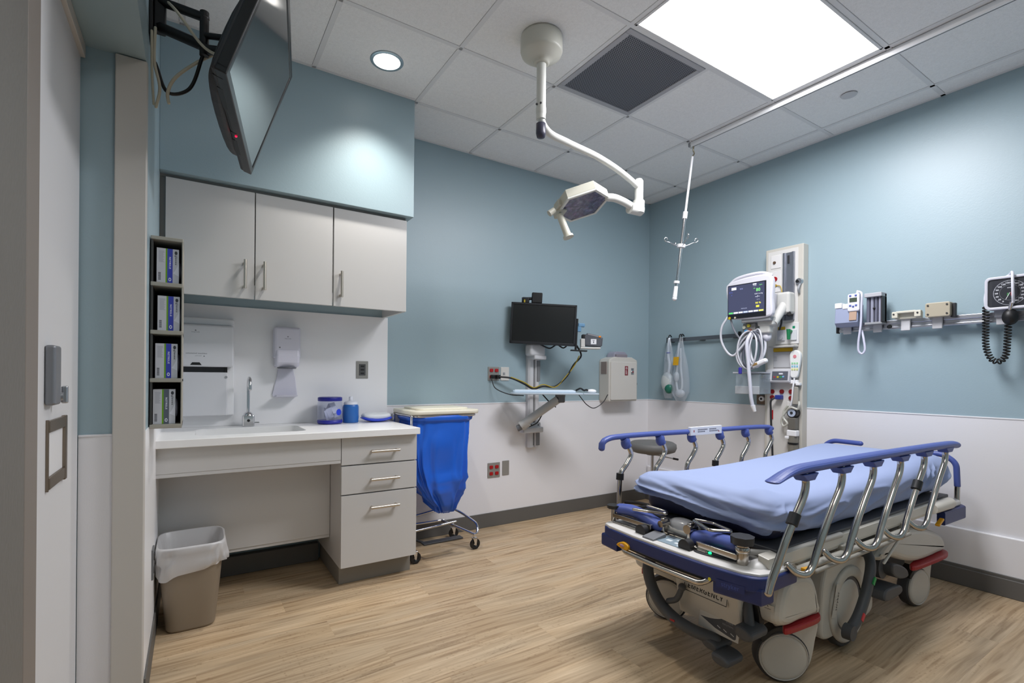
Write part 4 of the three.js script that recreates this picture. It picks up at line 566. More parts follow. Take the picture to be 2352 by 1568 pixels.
// ---------------------------------------------------------------- stool in the corner
{
  const x = -0.5, z = 0.5, t = thing('stool', 'grey cushioned rolling stool in the corner behind the stretcher', 'stool', [x, 0, z]);
  part(t, 'seat', lathe([[0, 0.555], [0.15, 0.557], [0.185, 0.57], [0.198, 0.6], [0.194, 0.63], [0.17, 0.645], [0, 0.65]], [x, 0, z], 40), mat(0x6c6c6b, 0.55), 'grey vinyl seat');
  part(t, 'seat_plate', lathe([[0, 0.535], [0.05, 0.537], [0.09, 0.556], [0, 0.556]], [x, 0, z], 20), M.dark);
  part(t, 'gas_column', [cyl([x, 0.32, z], [x, 0.55, z], 0.014), cyl([x, 0.07, z], [x, 0.34, z], 0.025)], M.alu);
  part(t, 'height_lever', [tube([[x, 0.54, z], [x + 0.17, 0.5, z + 0.09]], 0.005)], M.alu);
  part(t, 'lever_grip', cyl([x + 0.16, 0.503, z + 0.085], [x + 0.2, 0.494, z + 0.106], 0.009), M.black);
  for (let k = 0; k < 5; k++) {
    const q = k * Math.PI * 0.4 + 2.2, c = Math.cos(q), s = Math.sin(q), ex = x + c * 0.3, ez = z + s * 0.3;
    part(t, 'base_leg', [tube([[x, 0.1, z], [x + c * 0.15, 0.095, z + s * 0.15], [ex, 0.07, ez]], 0.016, { k: 8 })], M.black);
    part(t, 'caster', [lathe([[0, -0.02], [0.026, -0.02], [0.028, -0.016], [0.028, 0.016], [0.026, 0.02], [0, 0.02]], [ex, 0.028, ez], 18, [s, 0, -c]), cyl([ex, 0.04, ez], [ex, 0.075, ez], 0.01)], M.black);
  }
}
// ---------------------------------------------------------------- short rail in the corner with hanging bags
{
  const t = thing('short_wall_rail', 'short dark equipment rail on the wall near the corner', 'rail', [-0.03, 1.5, 0.63]);
  part(t, 'rail', box(-0.042, -0.03, 1.522, 1.555, 0.27, 0.99, 0.003), mat(0x75777c, 0.3, { metalness: 0.8 }));
  for (const z of [0.3, 0.63, 0.95]) part(t, 'standoff', box(-0.031, 0, 1.52, 1.552, z - 0.02, z + 0.02, 0.002), M.dark);
  part(t, 'end_stop', [box(-0.05, -0.02, 1.51, 1.57, 0.985, 1.0, 0.003), box(-0.05, -0.02, 1.515, 1.565, 0.262, 0.275, 0.003)], M.black);
  const film = new THREE.MeshPhysicalMaterial({ color: 0xf2f6fa, roughness: 0.18, transmission: 0.8, thickness: 0, side: THREE.DoubleSide });
  const bag = (x, z, y1, y0, hz, hx, s) => { const N = 32, rings = []; for (let k = 0; k <= 14; k++) { const f = k / 14, y = y0 + (y1 - y0) * f, w = Math.sin(Math.min(1, (1 - f) * 1.15 + 0.1) * 1.5), e = f < 0.12 ? 0.55 + f * 3.7 : 1; rings.push(Array.from({ length: N }, (_, n) => { const a = n / N * Math.PI * 2, o = 0.012 * (vnoise(n / N * 9, f * 6, s, 9) - 0.5); return [Math.min(-0.012, x + Math.cos(a) * (hx * w * e + o)), y, z + Math.sin(a) * (hz * w * e + o * 1.6)]; })); } return loftRings(rings, N, true, true); };
  const a = thing('oxygen_mask_bag', 'clear bag with green and white mask hanging from the short rail', 'bag', [-0.07, 1.0, 0.31], 'bags on the short rail');
  part(a, 'film_bag', bag(-0.065, 0.305, 1.56, 1.0, 0.068, 0.04, 301), film, 'clear film');
  part(a, 'mask', [ball(-0.075, 1.15, 0.295, 0.08, 0.5, 1.15, 0.8)], mat(0xdfe6e6, 0.3, { transmission: 0.25, thickness: 0 }), 'white mask');
  part(a, 'mask_rim', [ball(-0.084, 1.09, 0.325, 0.058, 0.6, 0.85, 0.75)], mat(0x1f6f5c, 0.4), 'green lower half of the mask');
  part(a, 'tube', tube([[-0.06, 1.55, 0.3], [-0.07, 1.4, 0.3], [-0.065, 1.3, 0.312], [-0.07, 1.2, 0.3]], 0.012, { smooth: true, n: 24 }), mat(0xd5dde6, 0.3));
  part(a, 'blue_band', cyl([-0.066, 1.425, 0.3], [-0.066, 1.415, 0.301], 0.018), mat(0x2a3fae, 0.4));
  const b = thing('tubing_bag', 'clear bag of tubing with yellow label hanging from the short rail', 'bag', [-0.075, 0.98, 0.43], 'bags on the short rail');
  part(b, 'film_bag', bag(-0.075, 0.445, 1.56, 0.98, 0.09, 0.05, 311), film, 'clear film');
  part(b, 'yellow_label', sheet([-0.122, 1.34, 0.43], 0.06, 0.075, [0, 0, 1], [0, 1, 0.1]).scale(1, 1, 1), mat(0xd9a716, 0.5, { side: THREE.DoubleSide }), 'yellow label');
  part(b, 'tubing', [tube([[-0.07, 1.5, 0.42], [-0.08, 1.3, 0.41], [-0.075, 1.15, 0.4], [-0.08, 1.05, 0.43], [-0.075, 1.1, 0.46], [-0.08, 1.3, 0.45], [-0.07, 1.45, 0.44]], 0.009, { smooth: true, n: 50 }), ball(-0.08, 1.2, 0.405, 0.035, 0.7, 1.3, 0.7), ball(-0.075, 1.05, 0.44, 0.045, 0.7, 0.8, 1.1)], mat(0xe6ebf0, 0.3, { transmission: 0.3, thickness: 0 }), 'white tubing and cup');
  for (const [p, z] of [[a, 0.3], [b, 0.42], [b, 0.44]]) part(p, 'hanger_hook', tube([[-0.06, 1.53, z], [-0.062, 1.575, z], [-0.045, 1.585, z], [-0.026, 1.57, z]], 0.005, { smooth: true }), M.black);
}
// ---------------------------------------------------------------- headwall column
const RT = [0, 0, 1], UP = [0, 1, 0];   // right and up for faces that look into the room from the stretcher wall
{
  const F = -0.07, z0 = 1.226, z1 = 1.507, cm = mat(0xc9c5bb, 0.42), pm = mat(0xd9d7d3, 0.4);
  const t = thing('headwall_column', 'tall cream medical service column on the wall behind the stretcher', 'column', [-0.035, 0.12, 1.366]);
  part(t, 'housing', [box(F, 0, 0.13, 2.172, z0, z1, 0.006, 2)], cm);
  part(t, 'face_panel', box(F - 0.004, F, 0.14, 2.15, z0 + 0.02, z1 - 0.035, 0.002), pm);
  const P = (z, y, r, m, name, label, d = 0.012) => part(t, name, [cyl([F, y, z], [F - d, y, z], r, r * 0.92, 18)], m, label);
  const lt = mat(0xe2e0de, 0.4);
  part(t, 'switch_plate', box(F - 0.008, F, 2.02, 2.12, 1.27, 1.345, 0.003), lt);
  P(1.3, 2.065, 0.011, mat(0x5e4a3a, 0.4), 'switch_knob', 'brown knob', 0.016);
  part(t, 'call_plate', box(F - 0.008, F, 1.84, 2.0, 1.27, 1.345, 0.003), lt);
  P(1.304, 1.94, 0.019, mat(0xa3121a, 0.35), 'emergency_button', 'red emergency button', 0.016);
  P(1.31, 1.89, 0.011, mat(0xa8842a, 0.4), 'pull_cord_switch', 'ochre switch', 0.014);
  part(t, 'pull_cord', tube([[F - 0.012, 1.89, 1.315], [F - 0.02, 1.88, 1.35], [F - 0.018, 1.8, 1.365], [F - 0.02, 1.77, 1.36]], 0.003, { smooth: true, n: 20 }), mat(0xc8a93c, 0.5));
  part(t, 'indicator_strip', box(F - 0.007, F, 1.7, 1.83, 1.29, 1.315, 0.002), mat(0xb9bac2, 0.4));
  part(t, 'mounting_channel', [box(F - 0.02, F, 1.62, 2.122, 1.366, 1.382, 0.002), box(F - 0.02, F, 1.62, 2.122, 1.432, 1.45, 0.002), box(F - 0.008, F, 1.62, 2.122, 1.38, 1.434, 0.001)], metal(0xa4a7b0, 0.4), 'grey aluminium equipment channel');
  part(t, 'channel_stop', box(F - 0.014, F - 0.007, 2.04, 2.1, 1.398, 1.412, 0.001), M.dark);
  part(t, 'round_outlet', [cyl([F, 1.896, 1.482], [F - 0.02, 1.896, 1.482], 0.026, 0.022, 20)], M.alu);
  part(t, 'outlet_core', [cyl([F - 0.018, 1.896, 1.476], [F - 0.026, 1.896, 1.476], 0.011)], M.black);
  part(t, 'outlet_hook', tube([[F - 0.01, 1.88, 1.49], [F - 0.03, 1.84, 1.488], [F - 0.015, 1.815, 1.485]], 0.008, { smooth: true }), M.midgrey);
  part(t, 'gas_panel', box(F - 0.01, F, 1.445, 1.6, 1.312, 1.482, 0.003), lt);
  part(t, 'vacuum_outlet', [box(F - 0.02, F, 1.47, 1.55, 1.33, 1.385, 0.004), cyl([F - 0.02, 1.495, 1.358], [F - 0.035, 1.495, 1.358], 0.016)], mat(0xcfd0d6, 0.35));
  part(t, 'vacuum_label', box(F - 0.013, F, 1.553, 1.575, 1.33, 1.385, 0.002), mat(0xc2a01a, 0.5), 'yellow vacuum label');
  part(t, 'oxygen_outlet', [box(F - 0.02, F, 1.47, 1.55, 1.412, 1.47, 0.004)], mat(0xd8dade, 0.35));
  part(t, 'oxygen_label', box(F - 0.013, F, 1.557, 1.575, 1.438, 1.456, 0.002), mat(0x108a62, 0.5), 'green oxygen label');
  part(t, 'oxygen_fitting', [cyl([F - 0.02, 1.535, 1.43], [F - 0.05, 1.535, 1.43], 0.014, 0.012), cyl([F - 0.05, 1.55, 1.43], [F - 0.05, 1.475, 1.432], 0.014, 0.011)], mat(0x1c7a4c, 0.4), 'green oxygen fitting');
  part(t, 'ledge', [box(F - 0.07, F, 1.418, 1.432, 1.29, 1.478, 0.004)], mat(0xb7b5b0, 0.4));
  part(t, 'yellow_strip', box(F - 0.012, F, 1.39, 1.417, 1.297, 1.438, 0.002), mat(0xd2a90c, 0.5), 'yellow warning strip');
  part(t, 'grey_panel', box(F - 0.012, F, 1.272, 1.388, 1.297, 1.436, 0.003), mat(0xb9b9bb, 0.45));
  for (const y of [1.35, 1.337, 1.324]) part(t, 'panel_slot', box(F - 0.0135, F - 0.01, y - 0.002, y + 0.002, 1.302, 1.325, 0.0005), M.midgrey);
  part(t, 'control_module', [ext([[F, 1.265], [F - 0.05, 1.25], [F - 0.06, 1.17], [F - 0.055, 1.16], [F, 1.16]].map(([x, y]) => [x, y]), 'z', 1.262, 1.44, 0.004)], mat(0xcfcfd4, 0.4));
  part(t, 'control_panel', turn(box(F - 0.0595, F - 0.0575, 1.178, 1.242, 1.315, 1.432, 0.001), [F - 0.055, 1.21, 1.37], [0, 0, 1], -0.12), mat(0x5d6069, 0.45), 'dark keypad');
  for (const [z, y, c] of [[1.36, 1.2, 0xd8c21a], [1.382, 1.2, 0x1f9a5a], [1.4, 1.203, 0x7fb4e0], [1.375, 1.224, 0xe8e8ee], [1.39, 1.224, 0xe8e8ee], [1.335, 1.2, 0xb0404a]]) part(t, 'keypad_button', boxC(F - 0.06, y, z, 0.006, 0.012, 0.014, 0.001), mat(c, 0.5));
  part(t, 'module_grille', boxC(F - 0.06, 1.18, 1.285, 0.006, 0.014, 0.035, 0.002), M.midgrey);
  for (const [z, y] of [[1.289, 1.09], [1.361, 1.092], [1.429, 1.093], [1.289, 1.047], [1.429, 1.046]]) part(t, 'red_socket', [cyl([F, y, z], [F - 0.012, y, z], 0.0175, 0.016, 20)], mat(0x7c0d12, 0.4), 'dark red socket');
  part(t, 'red_switch', box(F - 0.012, F, 0.88, 0.95, 1.274, 1.296, 0.003), mat(0xb5161c, 0.4), 'red switch');
  part(t, 'data_plate', box(F - 0.006, F, 0.96, 1.02, 1.4, 1.44, 0.002), lt);
  const cord = thing('bed_power_cord', 'black power cord with blue plug hanging down the column', 'cord', [F - 0.04, 0.3, 1.33]);
  part(cord, 'plug', [box(F - 0.05, F - 0.004, 1.033, 1.066, 1.33, 1.374, 0.006, 2)], mat(0x27388f, 0.4), 'blue plug');
  part(cord, 'cable', tube([[F - 0.04, 1.045, 1.332], [F - 0.055, 1.03, 1.31], [F - 0.05, 0.95, 1.303], [F - 0.045, 0.75, 1.31], [F - 0.05, 0.5, 1.33], [F - 0.06, 0.32, 1.38]], 0.007, { smooth: true, n: 50 }), M.dark);
  const rem = thing('bedside_remote', 'white nurse call remote clipped on the column edge', 'remote', [F - 0.03, 1.19, 1.47]);
  part(rem, 'body', ext(smoothShape([[1.445, 1.2], [1.485, 1.2], [1.5, 1.26], [1.511, 1.34], [1.508, 1.372], [1.49, 1.393], [1.455, 1.393], [1.437, 1.372], [1.434, 1.34], [1.44, 1.26]]), 'x', F - 0.04, F - 0.015, 0.006), mat(0xf0f1ee, 0.4));
  part(rem, 'call_button', cyl([F - 0.04, 1.35, 1.472], [F - 0.0425, 1.35, 1.472], 0.012), mat(0xe08a92, 0.5));
  for (let r = 0; r < 3; r++) for (let c = 0; c < 3; c++) part(rem, 'key', boxC(F - 0.0405, 1.3 - r * 0.022, 1.455 + c * 0.017, 0.004, 0.014, 0.012, 0.001), mat([0x9fd6a8, 0x8cc4dc, 0xd9dd94][r], 0.5));
  part(rem, 'cable', tube([[F - 0.03, 1.2, 1.466], [F - 0.04, 1.12, 1.46], [F - 0.035, 1.03, 1.45], [F - 0.03, 0.99, 1.44]], 0.0055, { smooth: true, n: 24 }), M.white);
  part(rem, 'clip', [boxC(F - 0.015, 1.165, 1.455, 0.03, 0.03, 0.06, 0.006), boxC(F - 0.02, 1.15, 1.49, 0.03, 0.02, 0.03, 0.004)], M.white);
  const reg = thing('suction_regulator', 'suction regulator with round gauge on the lower column', 'regulator', [F - 0.05, 0.6, 1.46]);
  part(reg, 'gauge_body', [cyl([F, 0.94, 1.458], [F - 0.05, 0.94, 1.458], 0.036, 0.036, 28)], M.black, 'black gauge rim');
  part(reg, 'gauge_face', [cyl([F - 0.05, 0.94, 1.458], [F - 0.053, 0.94, 1.458], 0.028, 0.028, 28)], mat(0xb7c3d6, 0.3));
  part(reg, 'gauge_hub', cyl([F - 0.052, 0.94, 1.458], [F - 0.056, 0.94, 1.458], 0.01), M.dark);
  part(reg, 'regulator_block', [box(F - 0.055, F, 0.82, 0.905, 1.43, 1.488, 0.006, 2)], mat(0x6d6a62, 0.4));
  part(reg, 'mode_knob', [box(F - 0.06, F - 0.01, 0.77, 0.815, 1.425, 1.495, 0.008, 2), boxC(F - 0.05, 0.76, 1.43, 0.03, 0.02, 0.03, 0.004)], M.white);
  part(reg, 'outlet_stem', [cyl([F - 0.03, 0.77, 1.46], [F - 0.03, 0.6, 1.462], 0.032, 0.034, 18)], mat(0x7e7a70, 0.35));
  part(reg, 'stem_band', [cyl([F - 0.03, 0.725, 1.46], [F - 0.03, 0.712, 1.46], 0.036, 0.036, 18)], M.black);
  part(reg, 'stem', box(F - 0.03, F, 1.0, 1.13, 1.448, 1.49, 0.006), mat(0xa7a399, 0.4));
  part(reg, 'coiled_tubing', [tube([[F - 0.03, 1.02, 1.5], [F - 0.05, 1.0, 1.51], [F - 0.05, 0.97, 1.5], [F - 0.06, 0.98, 1.46], [F - 0.05, 0.95, 1.42], [F - 0.05, 0.9, 1.39], [F - 0.045, 0.86, 1.385], [F - 0.05, 0.84, 1.4], [F - 0.055, 0.86, 1.43], [F - 0.05, 0.9, 1.4], [F - 0.045, 0.95, 1.4], [F - 0.05, 0.99, 1.43]], 0.008, { smooth: true, n: 90, k: 8 })], new THREE.MeshPhysicalMaterial({ color: 0xe2e2da, roughness: 0.2, transmission: 0.4, thickness: 0 }), 'clear tubing');
}
// ---------------------------------------------------------------- patient monitor on its arm
{
  const X = -0.36, z0 = 1.076, z1 = 1.438, wm = mat(0xdcdbe3, 0.35), t = thing('patient_monitor', 'white patient monitor with colourful screen on an arm from the column', 'monitor', [-0.3, 1.6, 1.26]);
  part(t, 'case', [ext(smoothShape([[z0 + 0.005, 1.89], [z0 + 0.05, 1.915], [1.26, 1.935], [z1 - 0.03, 1.928], [z1 - 0.002, 1.9], [z1, 1.75], [z1 - 0.002, 1.64], [z1 - 0.04, 1.626], [z0 + 0.08, 1.63], [z0 + 0.04, 1.64], [z0 + 0.02, 1.75]]), 'x', X + 0.004, X + 0.05, 0.012)], wm);
  part(t, 'rear_housing', box(X + 0.045, X + 0.11, 1.66, 1.87, z0 + 0.05, z1 - 0.09, 0.015, 2), wm);
  part(t, 'handle', tube([[X + 0.03, 1.9, z0 + 0.02], [X + 0.03, 1.935, z0 + 0.07], [X + 0.03, 1.95, z1 - 0.09], [X + 0.03, 1.925, z1 - 0.02]], 0.012, { smooth: true, n: 30 }), wm);
  const scr = canvasTex(512, 400, (g, w, h) => {
    g.fillStyle = '#3c3f57'; g.fillRect(0, 0, w, h); g.fillStyle = '#dfe2ee'; g.fillRect(48, 22, 70, 34); g.fillStyle = '#8e93c8'; g.font = 'bold 22px sans-serif'; g.fillText('ECG', 170, 60); g.fillStyle = '#4a55b8'; g.font = 'bold 24px sans-serif'; g.fillText('II  X', 14, 92); g.fillText('v', 44, 130);
    g.fillStyle = '#7fe07a'; g.font = 'bold 54px sans-serif'; g.fillText('80', 396, 112); g.font = '20px sans-serif'; g.fillText('HR', 360, 78); g.fillStyle = '#dfe2ee'; g.fillText('14:25', 352, 40); g.fillRect(352, 8, 50, 14); g.fillStyle = '#7fe07a'; g.fillText('bpm', 440, 40);
    g.fillStyle = '#d7dae8'; g.font = 'bold 38px sans-serif'; g.fillText('--/--', 384, 190); g.font = '20px sans-serif'; g.fillText('NIBP mmHg', 376, 150); g.fillText('(---)', 410, 222); g.fillStyle = '#d9d24a'; g.font = 'bold 34px sans-serif'; g.fillText('98 %', 388, 272); g.fillRect(398, 290, 44, 26); g.fillStyle = '#aab0cc'; g.font = '20px sans-serif'; g.fillText('Welcome', 190, 318);
    ['#59c46c', '#dfe2ee', '#dfe2ee', '#b8c4ee', '#dfe2ee', '#dfe2ee', '#e2e06a'].forEach((c, k) => { g.fillStyle = c; g.fillRect(10 + k * 71, 350, 62, 20); }); g.fillStyle = '#14151c'; g.fillRect(0, 378, w, 22);
  });
  part(t, 'bezel', box(X, X + 0.006, 1.634, 1.888, z0 + 0.022, z1 - 0.04, 0.003), mat(0x1b1c22, 0.35));
  part(t, 'screen', sheet([X - 0.0008, 1.768, (1.1 + 1.392) / 2], 0.284, 0.226, RT, UP), new THREE.MeshPhysicalMaterial({ color: 0x222222, map: scr, roughness: 0.3, emissive: 0xffffff, emissiveMap: scr, emissiveIntensity: 0.75 }), 'lit display with numbers');
  part(t, 'alarm_knob', cyl([X - 0.004, 1.642, z0 + 0.04], [X + 0.01, 1.642, z0 + 0.04], 0.01), mat(0xc9b21c, 0.4));
  part(t, 'front_key', cyl([X - 0.003, 1.642, z0 + 0.085], [X + 0.01, 1.642, z0 + 0.085], 0.007), mat(0xcfc8b0, 0.4));
  part(t, 'base_dock', [box(X + 0.02, X + 0.1, 1.6, 1.632, z0 + 0.12, z1 - 0.02, 0.008, 2)], M.midgrey);
  part(t, 'support_arm', [boxC(-0.27, 1.6, 1.36, 0.07, 0.06, 0.12, 0.012, 2), cyl([-0.27, 1.585, 1.4], [-0.13, 1.74, 1.41], 0.03, 0.035, 16), boxC(-0.125, 1.74, 1.41, 0.09, 0.16, 0.1, 0.02, 3), boxC(-0.27, 1.56, 1.35, 0.06, 0.09, 0.08, 0.014, 2)], mat(0xcfcec9, 0.4));
  part(t, 'arm_knob', [ball(-0.17, 1.675, 1.385, 0.02), cyl([-0.1, 1.66, 1.42], [-0.16, 1.66, 1.455], 0.014)], M.black);
  part(t, 'arm_lever', tube([[-0.14, 1.66, 1.38], [-0.16, 1.6, 1.4], [-0.15, 1.55, 1.38]], 0.007, { smooth: true }), M.dark);
  part(t, 'lower_clamp', [boxC(-0.25, 1.505, 1.32, 0.06, 0.06, 0.1, 0.016, 2), ball(-0.26, 1.49, 1.35, 0.03)], wm);
  part(t, 'module_rack', [boxC(-0.26, 1.55, 1.23, 0.07, 0.1, 0.1, 0.008, 2)], mat(0x9b9a98, 0.45));
  for (const [z, y, c] of [[1.2, 1.57, 0xd9d9c2], [1.215, 1.54, 0x4a9ad0], [1.245, 1.545, 0x8a5a4c], [1.235, 1.58, 0xcfc23a]]) part(t, 'module_port', cyl([-0.295, y, z], [-0.31, y, z], 0.012), mat(c, 0.4));
  // leads
  const g1 = mat(0xd2d3da, 0.4), g2 = mat(0x8d9099, 0.45), c = thing('monitor_leads', 'coiled white and grey monitor leads hanging under the patient monitor', 'cables', [-0.3, 0.93, 1.24]);
  const loop = (cz, cy, rz, ry, x, r, m, tilt, name) => { const pts = []; for (let k = 0; k < 14; k++) { const a = k / 14 * Math.PI * 2; pts.push([x + 0.012 * Math.sin(a * 2 + tilt * 9), cy + Math.cos(a) * ry + Math.sin(a) * tilt * rz, cz + Math.sin(a) * rz]); } part(c, name, tube(pts, r, { smooth: true, closed: true, n: 56, k: 8 }), m); };
  loop(1.245, 1.39, 0.1, 0.13, -0.3, 0.008, g1, 0.2, 'lead_coil'); loop(1.25, 1.385, 0.085, 0.12, -0.285, 0.007, g2, 0.3, 'lead_coil'); loop(1.235, 1.4, 0.075, 0.14, -0.315, 0.007, g1, 0.1, 'lead_coil'); loop(1.26, 1.4, 0.065, 0.13, -0.3, 0.007, mat(0x5a5e6c, 0.5), 0.35, 'lead_coil'); loop(1.285, 1.42, 0.06, 0.12, -0.28, 0.009, g1, -0.1, 'lead_coil'); loop(1.225, 1.385, 0.095, 0.105, -0.27, 0.008, g2, 0.05, 'lead_coil'); loop(1.3, 1.41, 0.05, 0.14, -0.31, 0.006, g1, 0.25, 'lead_coil');
  part(c, 'white_hose', tube([[-0.3, 1.52, 1.25], [-0.33, 1.46, 1.24], [-0.33, 1.3, 1.25], [-0.325, 1.15, 1.262], [-0.32, 1.05, 1.268], [-0.31, 0.985, 1.275]], 0.013, { smooth: true, n: 40 }), mat(0xd6d7e2, 0.4));
  part(c, 'hose_tip', [cyl([-0.31, 0.99, 1.275], [-0.3, 0.945, 1.285], 0.018, 0.012)], M.white);
  part(c, 'cuff_lead', tube([[-0.35, 1.65, 1.09], [-0.36, 1.58, 1.05], [-0.35, 1.48, 1.04], [-0.33, 1.38, 1.085], [-0.32, 1.36, 1.12], [-0.31, 1.42, 1.18], [-0.3, 1.5, 1.24]], 0.0085, { smooth: true, n: 50 }), g1);
  part(c, 'grey_lead', tube([[-0.34, 1.64, 1.11], [-0.32, 1.55, 1.13], [-0.28, 1.47, 1.17], [-0.29, 1.44, 1.23]], 0.007, { smooth: true, n: 30 }), g2);
  part(c, 'purple_clip', boxC(-0.335, 1.245, 1.19, 0.02, 0.05, 0.022, 0.006, 2), mat(0x3c35a0, 0.4));
  part(c, 'cuff', [turn(boxC(-0.3, 1.3, 1.32, 0.04, 0.035, 0.12, 0.014, 2), [-0.3, 1.3, 1.32], [1, 0, 0], -0.4)], M.white, 'white rolled cuff');
  part(c, 'probe', [turn(boxC(-0.31, 1.29, 1.29, 0.025, 0.02, 0.05, 0.006, 2), [-0.31, 1.29, 1.29], [1, 0, 0], -0.3)], mat(0x9a7b4a, 0.5));
  const b = thing('supply_bin', 'clear plastic bin mounted left of the service column', 'bin', [-0.19, 1.06, 1.22]);
  part(b, 'shelf_plate', [box(-0.27, -0.1, 1.225, 1.237, 1.085, 1.3, 0.003)], mat(0xc3c7cf, 0.3));
  const glass = new THREE.MeshPhysicalMaterial({ color: 0xe6eef2, roughness: 0.15, transmission: 0.75, thickness: 0, side: THREE.DoubleSide });
  part(b, 'bin_walls', [box(-0.265, -0.262, 1.075, 1.22, 1.11, 1.3, 0), box(-0.12, -0.117, 1.075, 1.22, 1.11, 1.3, 0), box(-0.265, -0.117, 1.075, 1.22, 1.11, 1.113, 0), box(-0.265, -0.117, 1.075, 1.22, 1.297, 1.3, 0), box(-0.265, -0.117, 1.073, 1.077, 1.11, 1.3, 0)], glass, 'clear bin');
  part(b, 'bin_lip', [box(-0.27, -0.258, 1.07, 1.13, 1.105, 1.3, 0.004)], mat(0xd4d8dc, 0.3, { transmission: 0.35, thickness: 0 }));
  part(b, 'bin_bracket', [box(-0.12, 0, 1.1, 1.23, 1.17, 1.228, 0.004), box(-0.14, -0.1, 1.09, 1.24, 1.15, 1.24, 0.004)], mat(0x9a958a, 0.5));
  const o = thing('suction_port', 'small brown and white port on the wall under the clear bin', 'outlet', [-0.02, 0.98, 1.16]);
  part(o, 'back_plate', [box(-0.02, 0, 0.985, 1.06, 1.13, 1.2, 0.003)], mat(0x6d5a4a, 0.5)); part(o, 'port', cyl([-0.02, 1.03, 1.18], [-0.04, 1.03, 1.18], 0.02), M.white); part(o, 'port_hole', cyl([-0.04, 1.03, 1.18], [-0.042, 1.03, 1.18], 0.009), M.black);
}
